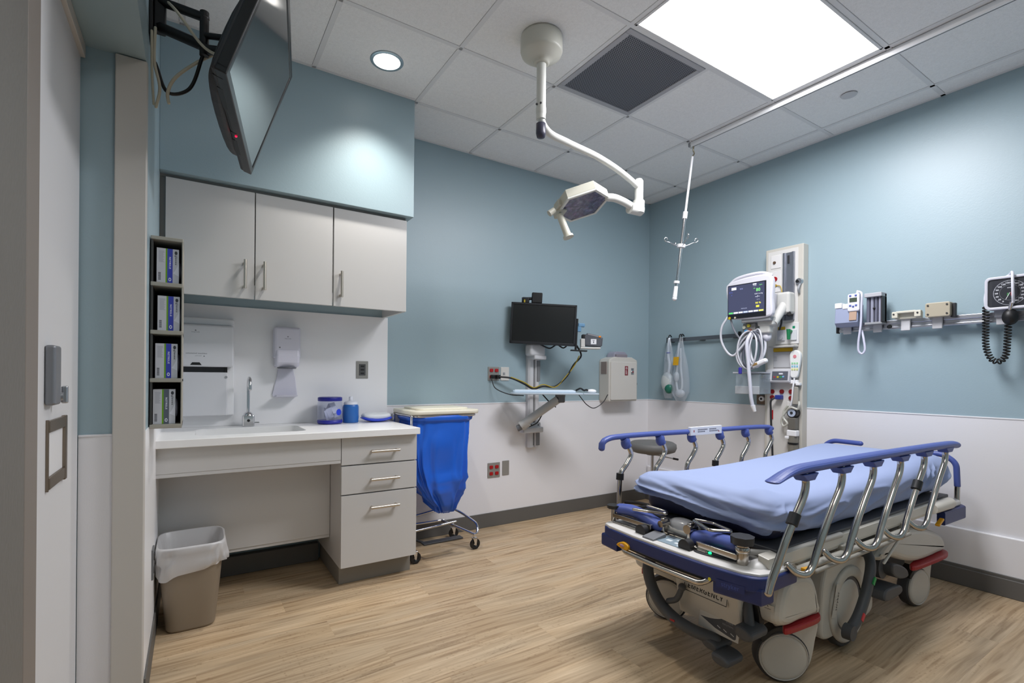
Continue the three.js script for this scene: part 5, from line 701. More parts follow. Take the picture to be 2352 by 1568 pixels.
// ---------------------------------------------------------------- equipment rail with instruments
{
  const ry = 1.535, t = thing('equipment_rail', 'long aluminium equipment rail on the wall beside the service column', 'rail', [-0.05, 1.5, 2.5]);
  part(t, 'rail', [box(-0.068, -0.058, ry + 0.004, ry + 0.028, 1.74, ZF - 0.4, 0.004, 2), box(-0.066, -0.058, ry - 0.03, ry - 0.014, 1.74, ZF - 0.4, 0.004, 2), box(-0.06, -0.05, ry - 0.028, ry + 0.026, 1.74, ZF - 0.4, 0.001)], metal(0xc2c4cc, 0.35));
  for (const z of [1.8, 2.45, 3.1, 3.7]) part(t, 'standoff', box(-0.052, 0, ry - 0.02, ry + 0.02, z - 0.02, z + 0.02, 0.002), M.alu);
  part(t, 'end_cap', box(-0.075, -0.045, ry - 0.036, ry + 0.03, 1.728, 1.742, 0.004), M.black);
  const clamp = (p, z) => part(p, 'rail_clamp', [box(-0.085, -0.07, ry - 0.045, ry + 0.03, z - 0.024, z + 0.024, 0.004)], mat(0xcfcfd2, 0.4));
  const th = thing('thermometer', 'white electronic thermometer with coiled lead in a rail holder', 'thermometer', [-0.1, 1.52, 1.82]);
  part(th, 'holder', [ext([[-0.07, 1.535], [-0.135, 1.535], [-0.16, 1.56], [-0.15, 1.655], [-0.125, 1.665], [-0.07, 1.68]], 'z', 1.755, 1.893, 0.006)], mat(0x9aa3be, 0.4), 'blue-grey holder');
  part(th, 'probe_cover_box', [box(-0.15, -0.1, 1.66, 1.695, 1.752, 1.795, 0.004), box(-0.155, -0.1, 1.65, 1.685, 1.8, 1.84, 0.006)], M.white);
  part(th, 'holder_label', turn(box(-0.163, -0.158, 1.572, 1.628, 1.845, 1.888, 0.001), [-0.16, 1.6, 1.86], [0, 0, 1], -0.1), mat(0xb79a86, 0.5), 'tan label');
  part(th, 'device', ext(rrect(1.835, 1.905, 1.63, 1.745, 0.012), 'x', -0.165, -0.12, 0.006), mat(0xe2e2ec, 0.35));
  part(th, 'display', box(-0.167, -0.164, 1.69, 1.718, 1.848, 1.892, 0.001), mat(0x4a5648, 0.3), 'grey-green display');
  for (const [z, y] of [[1.853, 1.732], [1.885, 1.732], [1.853, 1.668], [1.87, 1.661], [1.887, 1.668]]) part(th, 'button', boxC(-0.1665, y, z, 0.004, 0.01, 0.012, 0.001), mat(0x5566b0, 0.4));
  part(th, 'probe', cyl([-0.145, 1.74, 1.885], [-0.145, 1.765, 1.89], 0.008), M.white);
  part(th, 'lead', tube([[-0.15, 1.755, 1.9], [-0.165, 1.74, 1.918], [-0.165, 1.65, 1.918], [-0.16, 1.54, 1.913], [-0.155, 1.42, 1.898], [-0.15, 1.365, 1.9], [-0.145, 1.352, 1.915], [-0.145, 1.37, 1.93], [-0.145, 1.44, 1.925], [-0.14, 1.5, 1.912]], 0.0065, { smooth: true, n: 70 }), mat(0xd8d9ec, 0.4));
  clamp(th, 1.8);
  const sp = thing('specula_dispenser', 'grey specula dispenser with clear columns on the equipment rail', 'dispenser', [-0.1, 1.54, 1.96]);
  part(sp, 'back', box(-0.1, -0.072, 1.55, 1.735, 1.925, 2.022, 0.004), mat(0x3a3c42, 0.45));
  part(sp, 'top_cap', box(-0.15, -0.072, 1.712, 1.738, 1.925, 2.022, 0.004, 2), mat(0xb9bac0, 0.4));
  for (let k = 0; k < 4; k++) part(sp, 'specula_tube', cyl([-0.122, 1.55, 1.94 + k * 0.022], [-0.122, 1.712, 1.94 + k * 0.022], 0.0095), mat(k % 2 ? 0x9a9cae : 0x6c6e7e, 0.3));
  part(sp, 'side_wall', box(-0.14, -0.072, 1.545, 1.715, 2.014, 2.022, 0.002), M.dark); part(sp, 'base', box(-0.14, -0.072, 1.538, 1.552, 1.925, 2.022, 0.003), M.midgrey); part(sp, 'latch', ball(-0.133, 1.64, 1.976, 0.007), M.black);
  clamp(sp, 1.975); part(sp, 'release_knob', cyl([-0.085, 1.52, 2.04], [-0.1, 1.52, 2.05], 0.012), M.black);
  const wb = thing('rail_bracket', 'cream open bracket clamped on the equipment rail', 'bracket', [-0.1, 1.54, 2.13]);
  part(wb, 'frame', [box(-0.13, -0.1, 1.566, 1.606, 2.068, 2.1, 0.005), box(-0.13, -0.1, 1.566, 1.606, 2.182, 2.216, 0.005), box(-0.13, -0.1, 1.594, 1.608, 2.09, 2.19, 0.004), box(-0.1, -0.072, 1.56, 1.6, 2.075, 2.21, 0.004)], mat(0xd8d4c4, 0.4));
  for (const z of [2.08, 2.2]) part(wb, 'screw', cyl([-0.129, 1.59, z], [-0.133, 1.59, z], 0.005), M.dark);
  clamp(wb, 2.125);
  const bb = thing('rail_mount_block', 'beige mounting block with four screws on the equipment rail', 'mount', [-0.1, 1.55, 2.29]);
  part(bb, 'block', ext(rrect(2.236, 2.352, 1.556, 1.64, 0.01), 'x', -0.13, -0.072, 0.004), mat(0xb3aa96, 0.45)); part(bb, 'shadow_plate', box(-0.1, -0.072, 1.55, 1.632, 2.345, 2.368, 0.003), M.dark);  // the dark plate beside the block is painted shadow
  for (const [z, y] of [[2.25, 1.572], [2.338, 1.572], [2.25, 1.624], [2.338, 1.624]]) part(bb, 'screw', cyl([-0.129, y, z], [-0.133, y, z], 0.005), M.dark);
  clamp(bb, 2.28);
  const sg = thing('blood_pressure_gauge', 'large square aneroid blood pressure gauge with black coiled hose', 'gauge', [-0.12, 1.28, 2.6]);
  part(sg, 'housing', ext(rrect(2.505, 2.695, 1.572, 1.74, 0.02), 'x', -0.13, -0.075, 0.004), mat(0x2c2e34, 0.4), 'black gauge face');
  const ring = rrect(2.5, 2.7, 1.567, 1.745, 0.024); ring.holes.push(rrect(2.514, 2.686, 1.581, 1.731, 0.014)); part(sg, 'frame', ext(ring, 'x', -0.138, -0.075, 0.004), mat(0xd0d0da, 0.35), 'silver frame');
  const dial = canvasTex(512, 512, (g, w) => { g.fillStyle = '#2a2c33'; g.fillRect(0, 0, w, w); g.strokeStyle = '#c9ccd4'; g.lineWidth = 5; g.beginPath(); g.arc(256, 256, 238, 0, 7); g.stroke(); g.beginPath(); g.arc(256, 256, 150, 0, 7); g.lineWidth = 2; g.stroke(); g.fillStyle = '#e6e8ee'; g.textAlign = 'center'; g.font = 'bold 40px sans-serif'; for (let k = 0; k <= 15; k++) { const a = (120 + k * 20) * Math.PI / 180, c = Math.cos(a), s = Math.sin(a); g.fillText(String(k * 20), 256 + c * 192, 256 + s * 192 + 14); for (let q = 0; q < 5; q++) { const b = a + q * 4 * Math.PI / 180; g.lineWidth = q ? 2 : 6; g.beginPath(); g.moveTo(256 + Math.cos(b) * 222, 256 + Math.sin(b) * 222); g.lineTo(256 + Math.cos(b) * 236, 256 + Math.sin(b) * 236); g.stroke(); } } g.font = 'bold 26px sans-serif'; g.fillText('mmHg', 256, 170); g.fillStyle = '#3f7d4a'; g.fillRect(214, 262, 26, 60); g.fillStyle = '#c42a34'; g.fillRect(268, 250, 30, 70); g.strokeStyle = '#f2f2f4'; g.lineWidth = 7; g.beginPath(); g.moveTo(256, 256); g.lineTo(196, 388); g.stroke(); });
  part(sg, 'dial', sheet([-0.1306, 1.655, 2.6], 0.14, 0.14, RT, UP), new THREE.MeshPhysicalMaterial({ map: dial, roughness: 0.35 }), 'round dial with numbers');
  part(sg, 'white_tube', [tube([[-0.14, 1.6, 2.615], [-0.16, 1.64, 2.618], [-0.16, 1.72, 2.616], [-0.14, 1.76, 2.61], [-0.1, 1.752, 2.59], [-0.06, 1.7, 2.5], [-0.1, 1.64, 2.495], [-0.1, 1.595, 2.497]], 0.0065, { smooth: true, n: 50 })], mat(0xdedfe8, 0.4), 'white tube looped over the gauge');
  part(sg, 'bulb', [ball(-0.12, 1.525, 2.6, 0.036, 0.9, 1.2, 0.95)], M.black, 'black rubber bulb'); part(sg, 'bulb_valve', [cyl([-0.13, 1.565, 2.6], [-0.145, 1.6, 2.61], 0.009)], M.chrome);
  clamp(sg, 2.56); part(sg, 'neck', [box(-0.1, -0.07, 1.53, 1.58, 2.53, 2.6, 0.006)], mat(0xa4a6ac, 0.4));
  const hel = []; const path = new THREE.CatmullRomCurve3([[-0.1, 1.59, 2.498], [-0.1, 1.48, 2.498], [-0.1, 1.36, 2.502], [-0.1, 1.3, 2.525], [-0.1, 1.288, 2.55], [-0.1, 1.31, 2.575], [-0.1, 1.4, 2.585], [-0.1, 1.5, 2.588]].map((p) => V(...p)));
  const turns = 34, fr = path.computeFrenetFrames(turns * 10); for (let k = 0; k <= turns * 10; k++) { const p = path.getPointAt(k / (turns * 10)), a = k / 10 * Math.PI * 2, s = 0.0125; hel.push(p.addScaledVector(fr.normals[k], Math.cos(a) * s).addScaledVector(fr.binormals[k], Math.sin(a) * s)); }
  part(sg, 'coiled_hose', new THREE.TubeGeometry(new THREE.CatmullRomCurve3(hel), turns * 12, 0.0042, 6), mat(0x1a1815, 0.5), 'black coiled hose');
}
// ---------------------------------------------------------------- stretcher
{
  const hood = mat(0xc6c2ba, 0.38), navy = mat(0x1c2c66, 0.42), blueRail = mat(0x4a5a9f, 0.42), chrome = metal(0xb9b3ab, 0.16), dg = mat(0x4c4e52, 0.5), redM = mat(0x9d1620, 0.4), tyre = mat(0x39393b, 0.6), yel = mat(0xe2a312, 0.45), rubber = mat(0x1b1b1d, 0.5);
  const t = thing('hospital_stretcher', 'hospital stretcher with blue bumpers and chrome side rails', 'stretcher', [-1.2, 0, 2.06]);
  // casters: centre, direction the outer disc faces
  for (const [x, z, nx, nz, name] of [[-1.825, 2.32, -0.64, 0.77], [-1.8, 1.745, -0.86, 0.5], [-0.575, 2.335, -0.16, 0.99], [-0.6, 1.77, -0.3, -0.95]]) {
    const n = V(nx, 0, nz).normalize(), u = V(n.z, 0, -n.x), put = (g) => basis(g, V(x, 0, z), u, V(0, 1, 0), n.clone());
    const c = part(t, 'caster', put(merge(ext(smoothShape([[-0.02, 0.185], [0.03, 0.195], [0.075, 0.23], [0.125, 0.24], [0.118, 0.17], [0.1, 0.08], [0.075, 0.04], [0.06, 0.1]]), 'z', -0.028, 0.024, 0.006), box(-0.03, 0.09, 0.21, 0.27, -0.028, 0.024, 0.01, 2))), hood, 'cream caster fairing');
    part(c, 'wheel', put(lathe([[0.05, -0.026], [0.094, -0.026], [0.101, -0.02], [0.102, 0], [0.101, 0.02], [0.094, 0.026], [0.05, 0.026], [0.05, -0.026]], [0, 0.102, 0], 40, [0, 0, 1])), tyre, 'dark grey tyre');
    part(c, 'wheel_disc', put(merge(lathe([[0, 0.037], [0.07, 0.036], [0.083, 0.034], [0.0845, 0.03], [0.087, 0.03], [0.0885, 0.034], [0.091, 0.032], [0.092, 0.02]], [0, 0.102, 0], 44, [0, 0, 1]), lathe([[0.04, 0.02], [0.04, -0.03], [0.092, -0.028], [0.08, -0.033], [0, -0.036]], [0, 0.102, 0], 32, [0, 0, 1]))), hood, 'cream wheel disc');
    part(c, 'brake_shoe', put(ext(smoothShape([[-0.085, 0.165], [-0.03, 0.215], [0.03, 0.222], [0.03, 0.205], [-0.03, 0.196], [-0.07, 0.155]]), 'z', -0.025, 0.03, 0.003)), rubber);
  }
  // base covers
  const foot = part(t, 'foot_hood', [ext(smoothShape([[-2.0, 0.30], [-1.99, 0.38], [-1.96, 0.43], [-1.89, 0.455], [-1.81, 0.448], [-1.75, 0.41], [-1.715, 0.34], [-1.71, 0.262], [-1.76, 0.262], [-1.86, 0.268], [-1.95, 0.272]]), 'z', 1.705, 2.415, 0.035, { bs: 4 })], hood, 'cream moulded base hood at the foot');
  const slope = [[-2.075, 0.4], [-2.02, 0.42], [-1.95, 0.42], [-1.97, 0.2], [-2.0, 0.185], [-2.035, 0.2]];
  part(foot, 'centre_panel', [ext(slope, 'z', 2.0, 2.295, 0.012, { bs: 3 })], hood);
  part(foot, 'hood_seam', tube([[-1.95, 0.447, 2.36], [-1.9, 0.462, 2.3], [-1.8, 0.462, 2.3], [-1.74, 0.44, 2.36]], 0.002, { smooth: true }), hood);
  const pn = V(-0.2, 0.04, 0).normalize(), pr = [0, 0, 1], pu = [0.196, 0.98, 0];
  const em = canvasTex(512, 128, (g, w, h) => { g.fillStyle = '#c6c2ba'; g.fillRect(0, 0, w, h); g.strokeStyle = '#1c1c1c'; g.lineWidth = 7; g.strokeRect(8, 8, w - 16, h - 16); g.fillStyle = '#151515'; g.font = 'bold 70px sans-serif'; g.textAlign = 'center'; g.fillText('EMERGENCY', w / 2, 90); });
  part(foot, 'emergency_sign', sheet([-2.064, 0.335, 2.148], 0.2, 0.05, pr, pu), new THREE.MeshPhysicalMaterial({ map: em, roughness: 0.45 }), 'EMERGENCY sign');
  const tri = canvasTex(256, 256, (g) => { g.fillStyle = '#c6c2ba'; g.fillRect(0, 0, 256, 256); g.fillStyle = '#3d3f45'; g.beginPath(); g.moveTo(6, 178); g.quadraticCurveTo(170, 170, 240, 20); g.lineTo(240, 232); g.quadraticCurveTo(238, 246, 222, 244); g.lineTo(110, 222); g.closePath(); g.fill(); g.strokeStyle = '#c8c8cc'; g.lineWidth = 5; for (const [x, y] of [[120, 196], [160, 204], [205, 210]]) { g.beginPath(); g.moveTo(x, y); g.lineTo(x + 22, y + 12); g.stroke(); } g.fillStyle = '#8a8c92'; g.font = '17px sans-serif'; g.fillText('STEER', 170, 150); g.fillText('NEUTRAL', 150, 172); g.fillText('BRAKE', 176, 128); });
  part(foot, 'pedal_decal', sheet([-2.0435, 0.252, 2.2], 0.175, 0.13, pr, pu), new THREE.MeshPhysicalMaterial({ map: tri, roughness: 0.45 }), 'dark pedal instruction decal');
  const lg = canvasTex(128, 64, (g) => { g.fillStyle = '#c6c2ba'; g.fillRect(0, 0, 128, 64); g.fillStyle = '#3a3a3c'; g.beginPath(); g.moveTo(64, 4); g.lineTo(74, 20); g.lineTo(54, 20); g.fill(); g.font = 'bold 20px sans-serif'; g.textAlign = 'center'; g.fillText('stryker', 64, 48); });
  part(foot, 'small_logo', sheet([-2.0045, 0.345, 2.37], 0.045, 0.022, [0.05, 0, 1], [0, 1, 0]), new THREE.MeshPhysicalMaterial({ map: lg, roughness: 0.45 }));
  part(foot, 'red_bumper', [ext(smoothShape([[-1.95, 2.405], [-1.84, 2.422], [-1.73, 2.422], [-1.7, 2.4], [-1.7, 2.36], [-1.84, 2.36], [-1.94, 2.39]]), 'y', 0.243, 0.267, 0.006)], redM, 'red corner bumper');
  part(foot, 'far_red_bumper', [ext(smoothShape([[-1.95, 1.715], [-1.8, 1.695], [-1.69, 1.695], [-1.655, 1.72], [-1.66, 1.76], [-1.94, 1.73]]), 'y', 0.236, 0.268, 0.006)], redM);
  const head = part(t, 'head_hood', [ext(smoothShape([[-1.16, 0.375], [-1.05, 0.43], [-0.9, 0.452], [-0.7, 0.44], [-0.52, 0.4], [-0.37, 0.345], [-0.335, 0.31], [-0.335, 0.265], [-0.45, 0.258], [-0.7, 0.268], [-0.85, 0.3], [-1.0, 0.345], [-1.12, 0.35]]), 'z', 1.705, 2.4, 0.03, { bs: 4 })], hood, 'cream moulded base hood at the head');
  part(head, 'red_bumper', [ext(smoothShape([[-0.78, 2.4], [-0.6, 2.42], [-0.36, 2.418], [-0.322, 2.39], [-0.33, 2.34], [-0.6, 2.36], [-0.77, 2.385]]), 'y', 0.238, 0.262, 0.006)], redM, 'red corner bumper');
  part(t, 'base_beam', [box(-1.75, -0.45, 0.27, 0.345, 1.9, 2.22, 0.02, 2), box(-1.62, -1.45, 0.3, 0.5, 1.96, 2.16, 0.02, 2), box(-0.95, -0.78, 0.3, 0.5, 1.96, 2.16, 0.02, 2)], dg, 'dark grey base frame');
  // centre drive wheel housing
  const hs = part(t, 'wheel_housing', [ext(smoothShape([[-1.545, 0.09], [-1.555, 0.2], [-1.54, 0.32], [-1.49, 0.41], [-1.4, 0.445], [-1.26, 0.44], [-1.15, 0.39], [-1.09, 0.3], [-1.07, 0.18], [-1.08, 0.1], [-1.3, 0.08]]), 'z', 1.83, 2.345, 0.014, { bs: 3 })], hood, 'cream centre wheel housing');
  part(hs, 'drive_wheel', lathe([[0.06, -0.02], [0.135, -0.02], [0.142, -0.012], [0.142, 0.012], [0.135, 0.02], [0.06, 0.02], [0.06, -0.02]], [-1.33, 0.142, 2.325], 48, [0, 0, 1]), tyre);
  part(hs, 'housing_ring', lathe([[0.118, 0.0], [0.165, 0.0], [0.168, 0.012], [0.16, 0.02], [0.13, 0.022], [0.12, 0.014]], [-1.33, 0.19, 2.338], 48, [0, 0, 1]), hood);
  part(hs, 'recess_shadow_disc', cyl([-1.33, 0.19, 2.34], [-1.33, 0.19, 2.348], 0.121, 0.121, 40), dg);  // dark disc paints the shade in the groove around the wheel cover
  part(hs, 'wheel_cover', lathe([[0, 0.016], [0.09, 0.012], [0.108, 0.004], [0.112, -0.006]], [-1.333, 0.19, 2.343], 48, [0, 0, 1]), hood, 'cream round wheel cover');
  const br = canvasTex(512, 160, (g, w, h) => { g.fillStyle = '#c6c2ba'; g.fillRect(0, 0, w, h); g.fillStyle = '#26262a'; g.font = 'bold 84px sans-serif'; g.textAlign = 'center'; g.fillText('stryker', w / 2, 146); g.font = '40px sans-serif'; g.fillText('Prime Series', w / 2 - 30, 54); });
  part(hs, 'brand_lettering', sheet([-1.467, 0.238, 2.3615], 0.14, 0.038, [0.3, 0.95, 0], [-0.95, 0.3, 0]), new THREE.MeshPhysicalMaterial({ map: br, roughness: 0.45 }), 'stryker Prime Series lettering');
  part(t, 'underbody', [box(-1.72, -0.6, 0.33, 0.47, 1.86, 2.26, 0.03, 2)], hood);
  const bar = part(t, 'side_pedal_bar', [tube([[-1.2, 0.4, 2.37], [-1.23, 0.36, 2.395], [-1.3, 0.25, 2.405], [-1.38, 0.16, 2.405], [-1.44, 0.12, 2.4]], 0.021, { smooth: true, n: 30, k: 14 }), cyl([-1.445, 0.118, 2.385], [-1.445, 0.118, 2.42], 0.033, 0.031, 24), cyl([-1.2, 0.4, 2.25], [-1.2, 0.4, 2.38], 0.025)], dg, 'dark grey pedal bar');
  part(bar, 'green_sticker', turn(boxC(-1.268, 0.302, 2.4245, 0.018, 0.034, 0.006, 0.001), [-1.268, 0.302, 2.424], [0, 0, 1], -0.7), mat(0x2a9a52, 0.5)); part(bar, 'red_sticker', turn(boxC(-1.372, 0.17, 2.4245, 0.018, 0.034, 0.006, 0.001), [-1.372, 0.17, 2.424], [0, 0, 1], -0.75), mat(0xcf3d44, 0.5));
  part(t, 'lift_pedal', [ext(smoothShape([[-1.08, 0.20], [-0.98, 0.205], [-0.9, 0.19], [-0.89, 0.165], [-0.98, 0.15], [-1.09, 0.165]]), 'z', 2.28, 2.4, 0.008), box(-1.14, -1.06, 0.18, 0.32, 2.24, 2.32, 0.012, 2)], dg);
  part(t, 'lift_pedal', [ext(smoothShape([[-1.0, 0.31], [-0.9, 0.29], [-0.83, 0.25], [-0.82, 0.225], [-0.9, 0.225], [-1.0, 0.27]]), 'z', 2.3, 2.4, 0.008), cyl([-1.0, 0.29, 2.2], [-1.0, 0.29, 2.36], 0.055, 0.055, 24)], dg);
  // foot end pedals
  part(t, 'steering_bar', [tube([[-2.03, 0.42, 1.88], [-2.09, 0.36, 1.88], [-2.1, 0.3, 1.9], [-2.11, 0.235, 1.96], [-2.115, 0.2, 2.04], [-2.1, 0.18, 2.12], [-2.06, 0.165, 2.19]], 0.024, { smooth: true, n: 40, k: 12 }), tube([[-2.1, 0.25, 2.0], [-2.095, 0.27, 2.035], [-2.085, 0.32, 2.055]], 0.012, { smooth: true }), ball(-2.085, 0.325, 2.056, 0.016)], dg, 'dark grey steering pedal bar');
  part(t, 'red_mark', boxC(-2.136, 0.2, 2.05, 0.006, 0.008, 0.022, 0.001), M.red);
  for (const [z, x, y] of [[2.19, -2.06, 0.15], [2.255, -2.09, 0.128]]) part(t, 'foot_pedal', ext(smoothShape([[z - 0.034, y + 0.018], [z + 0.01, y + 0.02], [z + 0.034, y + 0.006], [z + 0.03, y - 0.014], [z - 0.014, y - 0.018], [z - 0.036, y - 0.004]]), 'x', x - 0.035, x + 0.07, 0.012, { bs: 3 }), dg);
  part(t, 'brake_pedal', [ext(smoothShape([[2.3, 0.275], [2.33, 0.28], [2.365, 0.262], [2.36, 0.238], [2.33, 0.23], [2.3, 0.245]]), 'x', -2.1, -1.99, 0.01, { bs: 3 }), cyl([-2.02, 0.34, 2.3], [-2.05, 0.26, 2.33], 0.018)], dg);
  part(t, 'pedal_recess', ext(smoothShape([[2.285, 0.3], [2.29, 0.345], [2.315, 0.36], [2.335, 0.34], [2.34, 0.26], [2.3, 0.25]]), 'x', -2.012, -1.98, 0.003), rubber);
  // litter frame
  part(t, 'litter_rail', [ext([[2.375, 0.505], [2.415, 0.5], [2.42, 0.515], [2.415, 0.548], [2.375, 0.555]], 'x', -2.08, -0.36, 0.004)], mat(0xcfcabf, 0.4), 'cream litter side rail');
  part(t, 'litter_rail', [ext([[1.755, 0.505], [1.715, 0.5], [1.71, 0.515], [1.715, 0.548], [1.755, 0.555]], 'x', -2.08, -0.36, 0.004)], mat(0xcfcabf, 0.4));
  part(t, 'side_tube', tube([[-1.93, 0.485, 2.43], [-0.95, 0.478, 2.43]], 0.014), mat(0xb9b5ab, 0.4));
  part(t, 'end_tube', [cyl([-0.62, 0.53, 2.425], [-0.38, 0.53, 2.425], 0.026, 0.03, 18), ball(-0.38, 0.53, 2.425, 0.03)], mat(0xcfcabf, 0.4));
  part(t, 'deck', [box(-2.0, -0.3, 0.545, 0.562, 1.74, 2.4, 0.004), box(-1.9, -0.4, 0.47, 0.55, 1.8, 2.34, 0.01)], mat(0x4a4b4e, 0.5), 'dark grey deck');
  part(t, 'deck_edge', [tube([[-2.02, 0.545, 1.76], [-2.06, 0.54, 1.8], [-2.06, 0.54, 2.3], [-1.98, 0.545, 2.4], [-1.55, 0.548, 2.41]], 0.012, { fillet: 0.05 })], mat(0xb5b2ac, 0.4));
  for (const x of [-1.97, -1.55, -0.95]) part(t, 'pivot_bracket', x < -1.9 ? cyl([x, 0.49, 2.4], [x, 0.49, 2.44], 0.03, 0.03, 20) : boxC(x, 0.49, 2.42, 0.06, 0.05, 0.03, 0.006), mat(0x9b978e, 0.45));
  part(t, 'yellow_lever', [turn(boxC(-1.88, 0.487, 2.45, 0.075, 0.014, 0.02, 0.004, 2), [-1.88, 0.487, 2.45], [0, 0, 1], -0.12)], yel, 'yellow release lever'); part(t, 'yellow_lever', [turn(boxC(-0.56, 0.458, 2.44, 0.07, 0.012, 0.02, 0.004, 2), [-0.56, 0.458, 2.44], [0, 0, 1], 0.35)], yel, 'yellow release lever');
  // foot bumper and deck
  const bs = new THREE.Shape(); bs.moveTo(-1.96, 2.45); bs.lineTo(-2.11, 2.45); bs.quadraticCurveTo(-2.16, 2.45, -2.185, 2.4); bs.quadraticCurveTo(-2.215, 2.3, -2.215, 2.06); bs.quadraticCurveTo(-2.215, 1.82, -2.19, 1.72); bs.quadraticCurveTo(-2.18, 1.685, -2.14, 1.68); bs.lineTo(-1.98, 1.68); bs.lineTo(-1.98, 1.71); bs.lineTo(-2.12, 1.715); bs.quadraticCurveTo(-2.16, 1.82, -2.165, 2.06); bs.quadraticCurveTo(-2.16, 2.3, -2.13, 2.41); bs.lineTo(-1.96, 2.42);
  const bump = part(t, 'foot_bumper', [ext(bs, 'y', 0.452, 0.505, 0.008, { bs: 3 }), ext([[-2.2, 2.28], [-2.165, 2.44], [-2.1, 2.445], [-2.1, 2.4], [-2.15, 2.28]], 'y', 0.41, 0.47, 0.008), ext([[-2.19, 1.69], [-2.203, 1.8], [-2.16, 1.8], [-2.15, 1.69]], 'y', 0.412, 0.47, 0.008)], navy, 'dark blue foot bumper');
  const bl = canvasTex(256, 64, (g) => { g.fillStyle = '#1c2c66'; g.fillRect(0, 0, 256, 64); g.fillStyle = '#35488f'; g.font = 'bold 46px sans-serif'; g.textAlign = 'center'; g.fillText('stryker', 128, 48); });
  part(bump, 'bumper_dot', [cyl([-2.205, 0.458, 2.27], [-2.2085, 0.458, 2.27], 0.006)], mat(0xd9cf2a, 0.4));
  part(bump, 'embossed_name', sheet([-2.1985, 0.455, 2.345], 0.1, 0.028, [0.2, 0, 0.98], UP), new THREE.MeshPhysicalMaterial({ map: bl, roughness: 0.42 }));
  part(t, 'foot_deck', [ext([[-2.192, 1.74], [-2.206, 1.9], [-2.208, 2.06], [-2.2, 2.26], [-2.178, 2.38], [-2.15, 2.425], [-2.1, 2.442], [-1.99, 2.442], [-1.98, 1.69], [-2.15, 1.69], [-2.178, 1.7]], 'y', 0.485, 0.514, 0.004), ball(-2.06, 0.49, 2.375, 0.05, 1.5, 0.9, 0.9)], mat(0xd5d3d0, 0.4), 'white foot end cover');
  part(t, 'foot_handlebar', tube([[-2.18, 0.46, 1.82], [-2.215, 0.436, 1.85], [-2.222, 0.432, 2.06], [-2.215, 0.432, 2.24], [-2.18, 0.46, 2.27]], 0.011, { fillet: 0.04, n: 40 }), chrome, 'chrome bar under the bumper'); part(t, 'handlebar_liner', tube([[-2.19, 0.452, 1.85], [-2.196, 0.448, 2.06], [-2.19, 0.45, 2.25]], 0.011, { smooth: true }), rubber);
  part(t, 'yellow_latch', [turn(ext(smoothShape([[1.815, 0.455], [1.85, 0.475], [1.885, 0.465], [1.88, 0.448], [1.85, 0.445]]), 'x', -2.222, -2.205, 0.004), [-2.21, 0.46, 1.85], [1, 0, 0], 0)], yel, 'yellow latch'); part(t, 'latch_core', ball(-2.22, 0.46, 1.85, 0.009, 0.7, 0.8, 1.6), mat(0xb08a9a, 0.4));
  for (const [x, z, y1] of [[-2.125, 1.7, 0.575], [-2.11, 2.335, 0.588]]) part(t, 'corner_post', [cyl([x, 0.5, z], [x, y1, z], z > 2 ? 0.02 : 0.011, z > 2 ? 0.022 : 0.011, 20), ...(z > 2 ? [lathe([[0.024, 0], [0.026, 0.006], [0.026, 0.016], [0.022, 0.02]], [x, y1 - 0.03, z], 20)] : [])], chrome);
  part(t, 'post_knob', [cyl([-2.11, 0.588, 2.335], [-2.11, 0.615, 2.335], 0.04, 0.042, 8)], mat(0x2e3034, 0.45), 'black octagonal knob'); part(t, 'post_knob', [cyl([-2.125, 0.575, 1.7], [-2.125, 0.59, 1.7], 0.03, 0.032, 8)], rubber);
  // folded push handles
  const grip = (pts, r, sy) => { const g = tube(pts, r, { smooth: true, n: 24, k: 14 }); g.computeBoundingBox(); const c = (g.boundingBox.min.y + g.boundingBox.max.y) / 2; g.translate(0, -c, 0); g.scale(1, sy, 1); g.translate(0, c, 0); return g; };
  const ph1 = part(t, 'push_handle', [grip([[-2.1, 0.575, 1.725], [-2.09, 0.58, 1.78], [-2.085, 0.565, 1.86], [-2.09, 0.545, 1.94]], 0.032, 0.8)], blueRail, 'folded blue push handle');
  part(ph1, 'pivot', [box(-2.105, -2.075, 0.505, 0.59, 1.955, 1.975, 0.006), cyl([-2.115, 0.565, 1.965], [-2.065, 0.565, 1.965], 0.014)], chrome); part(ph1, 'lock_loop', tube([[-2.12, 0.595, 1.82], [-2.1, 0.6, 1.9], [-2.07, 0.6, 1.96], [-2.04, 0.6, 1.94], [-2.05, 0.605, 1.84]], 0.007, { fillet: 0.02 }), chrome); part(ph1, 'hinge_bar', box(-2.135, -2.12, 0.535, 0.555, 1.7, 1.93, 0.003), chrome);
  const ph2 = part(t, 'push_handle', [grip([[-2.08, 0.545, 2.13], [-2.075, 0.56, 2.18], [-2.08, 0.565, 2.25], [-2.09, 0.57, 2.3]], 0.034, 0.8)], blueRail, 'folded blue push handle');
  part(ph2, 'pivot', [box(-2.1, -2.07, 0.505, 0.6, 2.085, 2.105, 0.006), cyl([-2.11, 0.575, 2.095], [-2.06, 0.575, 2.095], 0.018)], chrome); part(ph2, 'lock_loop', tube([[-2.07, 0.605, 2.1], [-2.11, 0.6, 2.2], [-2.05, 0.6, 2.26], [-2.03, 0.605, 2.16], [-2.06, 0.608, 2.1]], 0.007, { fillet: 0.015 }), chrome); part(ph2, 'hinge_bar', box(-2.14, -2.125, 0.53, 0.552, 2.16, 2.33, 0.003), chrome);
  for (const z of [1.9, 2.125]) part(t, 'black_knob', [cyl([-2.13, 0.525, z], [-2.165, 0.525, z], 0.026, 0.028, 16), boxC(-2.1, 0.51, z, 0.06, 0.03, 0.04, 0.008)], rubber);
